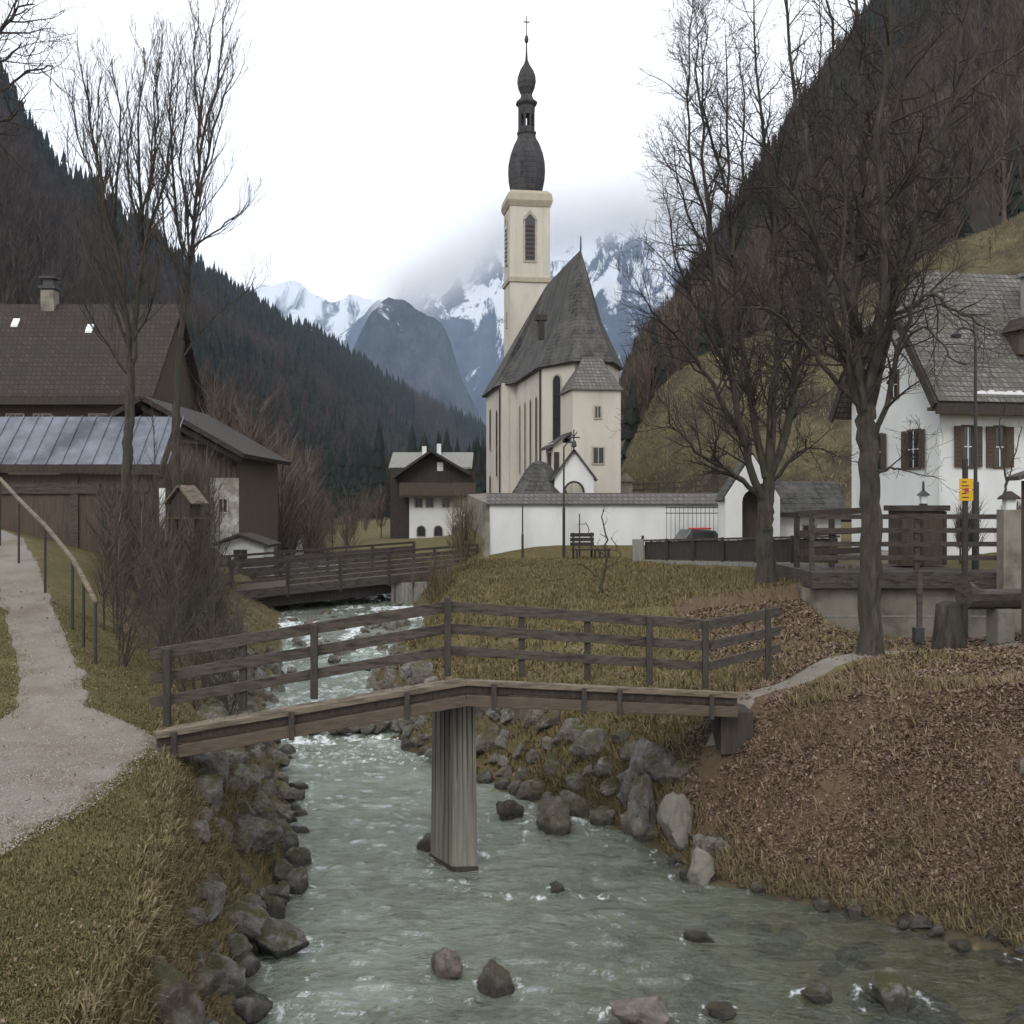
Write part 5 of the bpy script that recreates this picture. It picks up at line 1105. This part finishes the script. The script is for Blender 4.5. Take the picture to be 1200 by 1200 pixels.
tree('bare_tree', 'thicker and nearer of the two large leafless trees, beside the footpath', 21.2,
  [(1020,768),(1019,690),(1021,600),(1017,520),(1014,470)],
  [([(1014,480),(1000,400),(1004,300),(1010,180),(1000,60),(1005,-110)],.13,.5),([(1015,480),(1030,380),(1036,280),(1030,150),(1042,0),(1045,-110)],.13,-.6),([(1012,480),(976,380),(960,280),(948,180),(926,60),(912,-90)],.11,1),
   ([(1018,540),(1045,450),(1062,372),(1090,345),(1115,362),(1140,375),(1165,388)],.06,-1.2),([(1040,450),(1060,400),(1085,385),(1110,412),(1132,428)],.035,-1.5),([(1020,450),(1060,310),(1100,255),(1160,195),(1230,150)],.075,.8),
   ([(1012,420),(1065,280),(1110,150),(1132,0),(1140,-100)],.075,1.4),([(1036,260),(1080,180),(1140,100),(1230,40)],.06,-1.2),([(1010,480),(962,425),(930,385),(900,362),(868,360)],.055,-1.0),
   ([(1000,370),(950,260),(905,190),(870,150)],.05,-1.4),([(1022,560),(1040,548),(1058,550),(1072,532)],.03,-.6),([(1008,300),(980,180),(975,60),(960,-60)],.06,1.6),([(1030,180),(1070,60),(1090,-60)],.06,-.9),
   ([(1016,500),(1005,440),(985,340),(990,230),(975,120)],.07,-1.2),([(1016,500),(1040,400),(1050,300),(1062,200),(1060,90)],.07,1.3),([(1010,440),(940,400),(905,440),(890,470)],.04,1.0)],
  .21, .175, cfgB, 5, 'large leafless trees on the right bank')
cfgC = dict(max=3, den=[3.3, 4.2, 4.6], len=[1.7, .85, .42], r=[.028, .012, .007], re=.0045, ang=(14, 42), up=.22, wob=.11, t0=[.08, .12, .2])
tree('slender_tree', 'slender leafless tree in front of the shed, its crown a fan of upright twigs', 30,
  [(150,655),(149,560),(152,480),(153,420)],
  [([(153,430),(143,330),(122,240),(106,140),(95,75)],.09),([(145,345),(136,260),(142,150),(132,85)],.055),([(153,430),(160,360),(167,280),(164,180),(168,55)],.09),([(162,310),(190,222),(203,150),(212,70)],.05),
   ([(166,290),(150,200),(152,100)],.045),([(148,400),(120,330),(88,250),(80,150)],.045),([(150,440),(118,390),(95,350)],.03),([(156,400),(180,350),(190,290)],.035),([(130,270),(105,200),(84,120)],.04),([(166,260),(182,160),(185,75)],.04),([(143,340),(120,280),(112,180),(118,90)],.04),([(162,330),(176,240),(178,140),(190,60)],.04)],
  .15, .11, cfgC, 8, 'slender leafless trees by the shed', m_twigl)
tree('slender_tree', 'taller slender leafless tree near the barn gable, with one low side branch', 31,
  [(207,655),(206,560),(207,480),(212,400)],
  [([(211,410),(218,330),(228,250),(236,140),(252,15)],.09),([(220,320),(204,230),(200,130),(205,60)],.05),([(226,290),(258,268),(284,246)],.035),([(231,230),(256,130),(275,85)],.045),([(234,180),(258,80),(264,8)],.04),
   ([(212,420),(238,385),(292,338)],.03),([(216,340),(192,270),(190,190)],.04),([(222,300),(214,190),(222,90)],.04),([(235,160),(228,80),(232,20)],.035),([(225,270),(245,190),(262,140)],.035)],
  .13, .10, cfgC, 12, 'slender leafless trees by the shed', m_twigl)
cfgD = dict(max=2, den=[3, 5], len=[1.0, .45], r=[.02,.01], re=.004, ang=(25, 55), up=.03, wob=.2, t0=[.1,.1])
tree('bare_tree', 'leafless tree cut by the upper left corner, only branch ends in view', 20,
  [(-110,620),(-108,400),(-100,250)],
  [([(-100,270),(-60,170),(-20,148),(12,138),(30,118)],.07,0),([(-100,260),(-60,100),(-15,60),(10,20),(40,5)],.08,.5),([(-100,260),(-110,60),(-90,-60)],.10,0),([(-40,155),(0,110),(30,85),(62,78)],.035,.3),([(-50,100),(-5,75),(25,50)],.035,-.3)],
  .24, .16, cfgB, 15)
tree('young_tree', 'small crooked leafless tree on the slope in front of the bench', 33,
  [(702,716),(704,690),(708,668)],
  [([(708,670),(712,640),(706,612),(708,596)],.035,0),([(708,668),(725,650),(716,630)],.02,.2),([(706,680),(688,668),(678,660)],.02,0),([(710,655),(694,632),(686,612)],.018,.1)],
  .06, .04, dict(cfgD, len=[.45,.22], r=[.012,.007]), 18)
tree('young_tree', 'thin sapling with hanging twigs before the right corner of the white house', 30.5,
  [(1178,660),(1176,600),(1180,560)], [([(1180,565),(1172,520),(1178,470)],.03,0),([(1179,570),(1190,530),(1198,500)],.02,0)], .04,.03, dict(cfgD, len=[.5,.25], r=[.012,.007]), 21)
tree('young_tree', 'dark leaning stump-like trunk on the terrace behind the grille', 50.9,
  [(838,600),(839,575),(838,545)], [([(838,550),(846,532),(850,520)],.08,0)], .16,.12, dict(cfgD, len=[.4,.2]), 22)

# ------------------------------------------------------------------ shrubs, grass, leaves
m_shr = vary('shrub_twigs', [(.055,.040,.031), (.10,.078,.060), (.040,.031,.025), (.135,.11,.085)])
pp = []
while len(pp) < 120:
    y = random.uniform(22, 43); px = random.uniform(118, 345); x = (px-600)*y/F
    if on_left_path(x, y, .8) or x > node_x(y, 4)+1.3: continue
    if 35.8 < y and x < -11: continue
    if 34 < y and px > 245: continue
    pp.append((x, y, G(x, y)-.1))
pp = np.array(pp)
tag(bare_wood('undergrowth', pp, rng.uniform(.9, 3.6, len(pp))*np.where(pp[:, 0] > -7.5, .6, 1), m_shr, 80, .0048, .26), 'dense leafless undergrowth between the shed and the stream', 'undergrowth', kind='stuff')
m_wil = vary('willow_twigs', [(.11,.085,.055), (.15,.12,.08), (.085,.066,.045)])
for (x, y, h_, lab) in ((-1.9, 44, 3.8, 'tall brown willow bush at the left corner of the churchyard wall'), (-2.9, 41.5, 2.4, 'lower brown willow bush beside the road bridge abutment')):
    o = bare_wood('willow_bush', np.array([(0.+random.gauss(0,.35), random.gauss(0,.4), -.1) for _ in range(7)]), rng.uniform(.75, 1.0, 7)*h_, m_wil, 90, .006, .2); o.location = (x, y, G(x, y)); tag(o, lab, 'bush')
def hedge(x, y, w_, h_, label):
    o = bare_wood('hedge', np.array([(random.uniform(-w_, w_), random.uniform(-.3,.3), 0) for _ in range(int(w_*16))]), rng.uniform(.8, 1.1, int(w_*16))*h_, m_shr, 90, .008, .22); o.location = (x, y, 3.75); tag(o, label, 'hedge')
hedge(13.6, 30.4, 1.3, 1.9, 'dense grey leafless hedge below the windows of the white house')
def blades(name, spots, m, hmin, hmax, w0, lean=.5, down=None, label='', cat='grass'):
    n = len(spots); S_ = np.array(spots); a = rng.random(n)*6.28; h = rng.uniform(hmin, hmax, n); ww = w0*rng.uniform(.6, 1.3, n)
    dx = rng.normal(0, lean, n)*h; dy = rng.normal(0, lean, n)*h
    if down is not None: dx += down*h
    V = np.zeros((n, 5, 3)); V[:, :, :] = S_[:, None, :]; ca_, sa_ = np.cos(a)*ww, np.sin(a)*ww
    ln = np.minimum(1, np.hypot(dx, dy)/h)
    for k, (sg_, f, g_) in enumerate(((-1, 0, 0), (1, 0, 0), (-.7, .45, .55), (.7, .45, .55))):
        V[:, k, 0] += sg_*ca_+dx*f; V[:, k, 1] += sg_*sa_+dy*f; V[:, k, 2] += h*g_-(.02 if k < 2 else 0)
    V[:, 4, 0] += dx; V[:, 4, 1] += dy; V[:, 4, 2] += h*(.95-.45*ln)
    b = np.arange(n)*5; Fa = np.concatenate([np.stack([b, b+1, b+3], 1), np.stack([b, b+3, b+2], 1), np.stack([b+2, b+3, b+4], 1)])
    return tag(link_mesh(name, np_mesh(name, V.reshape(-1, 3), Fa), m), label, cat, kind='stuff')
m_straw = vary('straw_blades', [(.15,.115,.060), (.22,.17,.095), (.11,.09,.045), (.165,.122,.068), (.25,.205,.12)])
m_mound = vary('mound_blades', [(.135,.108,.048), (.18,.14,.066), (.10,.09,.04), (.15,.115,.055), (.21,.165,.09)])
m_green = vary('olive_blades', [(.085,.082,.034), (.12,.105,.045), (.17,.14,.065), (.10,.092,.04), (.20,.16,.08)])
sp1 = []; sp2 = []; sp3 = []; sp4 = []
def clump(x, y, n): return noise.noise(Vector((x*n, y*n, 4)))
while len(sp1) < 95000:
    y = 5.5+18*random.random()**1.5; x = random.uniform(-.49*y-.3, node_x(y, 4)+.15)
    if x < -.49*y-.3 or on_left_path(x, y, -.16+.34*clump(x, y, 1.8)): continue
    if random.random() > .75+clump(x, y, 1.3): continue
    sp1.append((x, y, GN(x, y)))
while len(sp2) < 52000:      # the straw fringe hanging over the left bank
    y = random.uniform(6, 46) if random.random() < .7 else random.uniform(6, 18); u = random.betavariate(1.6, 1.8)*1.15-.15; xc, xt = node_x(y, 4), node_x(y, 5); x = xc+(xt-xc)*u if u > 0 else xc+u*1.6
    if on_left_path(x, y, .05): continue
    if random.random() > .62+1.5*clump(x, y, .9): continue
    sp2.append((x, y, GN(x, y)))
while len(sp3) < 75000:      # the mound behind the bridge
    y = random.uniform(18.8, 49); a, b = node_x(y, 8)+.25, min(node_x(y, 11)+2, .5*y); x = random.uniform(a, b)
    if seg_d(x, y) < .55 or random.random() > .7+clump(x, y, .8): continue
    if (x > 4.2 and y < 29) and random.random() > .25: continue
    sp3.append((x, y, GN(x, y)))
while len(sp4) < 14000:      # straw on the near right slope
    y = random.uniform(10, 21); a, b = node_x(y, 8)-.05, node_x(y, 10)+3; u = random.random()**1.5; x = a+(b-a)*u
    if seg_d(x, y) < .6 or x > .5*y: continue
    if random.random() > .15+1.8*max(0, clump(x, y, .9))+(.7 if x < a+.5 else 0): continue
    sp4.append((x, y, GN(x, y)))
blades('short_grass', sp1, m_green, .02, .055, .006, .6, label='short olive winter grass around the gravel path')
blades('straw_grass', sp2, m_straw, .05, .17, .008, .45, .35, label='long straw-coloured dry grass hanging over the left bank')
blades('mound_grass', sp3, m_mound, .07, .24, .014, .5, label='dry yellowish grass on the mound below the churchyard wall')
blades('slope_grass', sp4, m_straw, .08, .30, .008, .5, -.3, label='tufts of dry grass among the fallen leaves')
pm, _, _ = sample(mg, 42000, .04, .7)
m_mdw = vary('meadow_blades', [(.19,.155,.07), (.25,.20,.095), (.14,.125,.055), (.21,.165,.08), (.29,.23,.13)])
blades('meadow_grass', [tuple(q) for q in pm], m_mdw, .10, .42, .022, .6, label='rough dry grass on the steep meadow')
m_leaf = vary('fallen_leaves', [(.11,.070,.050), (.165,.110,.082), (.13,.084,.062), (.20,.145,.11), (.085,.056,.042), (.17,.112,.08), (.25,.20,.16)])
L_ = []
while len(L_) < 120000:
    y = random.uniform(10, 28); x = random.uniform(node_x(y, 8), .5*y+.4)
    if seg_d(x, y) < .4 and random.random() > .04: continue
    if y > 18.6 and x < 4.2 and random.random() > .10: continue
    if x > node_x(y, 10)+.6 and random.random() > .45: continue
    if random.random() > .72+1.1*clump(x, y, 1.1): continue
    L_.append((x, y, GN(x, y)+.012))
for k in range(1100):
    y = 5+20*random.random()**1.3; x = random.uniform(-.5*y, node_x(y, 4)); L_.append((x, y, GN(x, y)+.032))
L_ = np.array(L_); n = len(L_); sz = rng.uniform(.012, .032, n)*(1+np.clip((L_[:, 1]-16)/14, 0, 1)); sz[-1100:] *= .6; a = rng.random(n)*6.28; t1 = rng.normal(0, .55, n); t2 = rng.normal(0, .55, n); V = np.zeros((n, 4, 3))
for k, (u, v_) in enumerate(((-1,-.2),(0,-.75),(1,.1),(.1,.8))):
    lx = (u*np.cos(a)-v_*np.sin(a))*sz; ly = (u*np.sin(a)+v_*np.cos(a))*sz; V[:, k, 0] = L_[:, 0]+lx; V[:, k, 1] = L_[:, 1]+ly; V[:, k, 2] = L_[:, 2]+lx*t1+ly*t2+.01
tag(link_mesh('leaf_litter', np_mesh('leaf_litter', V.reshape(-1, 3), np.arange(n*4).reshape(-1, 4)), m_leaf), 'brown fallen leaves covering the right slope', 'leaves', kind='stuff')
# conifers on the valley floor far behind the chalet
pp = []
for k in range(420):
    y = random.uniform(150, 620); px = random.uniform(380, 600); pp.append(((px-600)*y/F, y, 2.5+y*.004))
tag(conifers('valley_spruces', np.array(pp), rng.uniform(8, 15, 420), m_spruce, .17), 'dark spruces on the valley floor behind the chalet', 'forest', kind='stuff')
# tall thin brush in front of the barn
pp = []
for k in range(70):
    y = random.uniform(42, 46); px = random.uniform(165, 246); x = (px-600)*y/F; pp.append((x, y, G(x, y)-.2))
tag(bare_wood('barn_thicket', np.array(pp), rng.uniform(2.5, 5.6, 70), m_redwood, 70, .005, .2), 'thin leafless saplings screening the barn gable', 'thicket', kind='stuff')

# loose grit and pebbles on the gravel path
hv = []; hf = []; nb_ = 0; tet = np.array([(1,0,-.3),(-.5,.87,-.3),(-.5,-.87,-.3),(.1,.1,.6)]); tf_ = np.array([(0,1,3),(1,2,3),(2,0,3)])
n = 9000; ps = []
while len(ps) < n:
    y = 6+20*random.random()**1.6; x = random.uniform(-.5*y, -4.0)
    if on_left_path(x, y, .05): ps.append((x, y, GN(x, y)+.022))
ps = np.array(ps); sz = rng.uniform(.005, .016, n)[:, None, None]; an = rng.random(n)*6.28; c_, s_ = np.cos(an)[:, None], np.sin(an)[:, None]
VV = np.stack([tet[:, 0]*c_-tet[:, 1]*s_, tet[:, 0]*s_+tet[:, 1]*c_, np.repeat(tet[None, :, 2], n, 0)], 2)*sz+ps[:, None, :]
tag(link_mesh('gravel', np_mesh('gravel', VV.reshape(-1, 3), (tf_[None]+(np.arange(n)*4)[:, None, None]).reshape(-1, 3)), vary('grit', [(.10,.09,.08), (.22,.20,.18), (.34,.32,.29), (.15,.12,.10)])), 'loose grit on the path', 'gravel', kind='stuff')

# forked bushes mixed into the undergrowth
cfgS = dict(max=2, den=[7, 8], len=[.75, .32], r=[.010, .005], re=.003, ang=(22, 60), up=.10, wob=.24, t0=[.15, .1])
rs = random.Random(31); TT = MB(); TW = MB(); k = 0
while k < 17:
    y = rs.uniform(20, 37); px = rs.uniform(120, 335); x = (px-600)*y/F
    if on_left_path(x, y, .7) or x > node_x(y, 4)+1.2: continue
    k += 1; b0 = Vector((x, y, G(x, y)-.1))
    for q in range(5):
        H = rs.uniform(1.0, 2.9); pts = [b0]; d = Vector((rs.gauss(0,.28), rs.gauss(0,.28), 1)).normalized()
        for i in range(5): d = (d+Vector((rs.gauss(0,.16), rs.gauss(0,.16), .05))).normalized(); pts.append(pts[-1]+d*H/5)
        grow(TT, TW, pts, .018, .006, 0, cfgS, rs)
TT.v += []; n0 = len(TT.v); TT.f += [tuple(n0+i for i in f) for f in TW.f]; TT.v += TW.v
tag(TT.build('bushes', m_twigl, fix=False), 'tangled forked bushes on the left bank below the shed', 'undergrowth', kind='stuff')

# a few thin upright saplings above the undergrowth
rs = random.Random(77)
for k in range(9):
    y = rs.uniform(25, 36); px = rs.uniform(135, 262); x = (px-600)*y/F
    if on_left_path(x, y, .7): continue
    b0 = Vector((x, y, G(x, y)-.1)); T1 = MB(); T2 = MB(); H = rs.uniform(3.0, 5.5); pts = [Vector((0,0,0))]; d = Vector((rs.gauss(0,.06), 0, 1)).normalized()
    for i in range(6): d = (d+Vector((rs.gauss(0,.07), rs.gauss(0,.07), .05))).normalized(); pts.append(pts[-1]+d*H/6)
    grow(T1, T2, pts, .032, .008, 0, dict(cfgS, den=[3.2, 5], len=[.9, .38], ang=(15, 40)), rs)
    r = empty('sapling', b0, 0, 'thin upright leafless sapling rising from the undergrowth below the shed', 'sapling', 'saplings on the left bank')
    T1.build('trunk', m_bark, r, fix=False); T2.build('crown', m_twigl, r, fix=False)
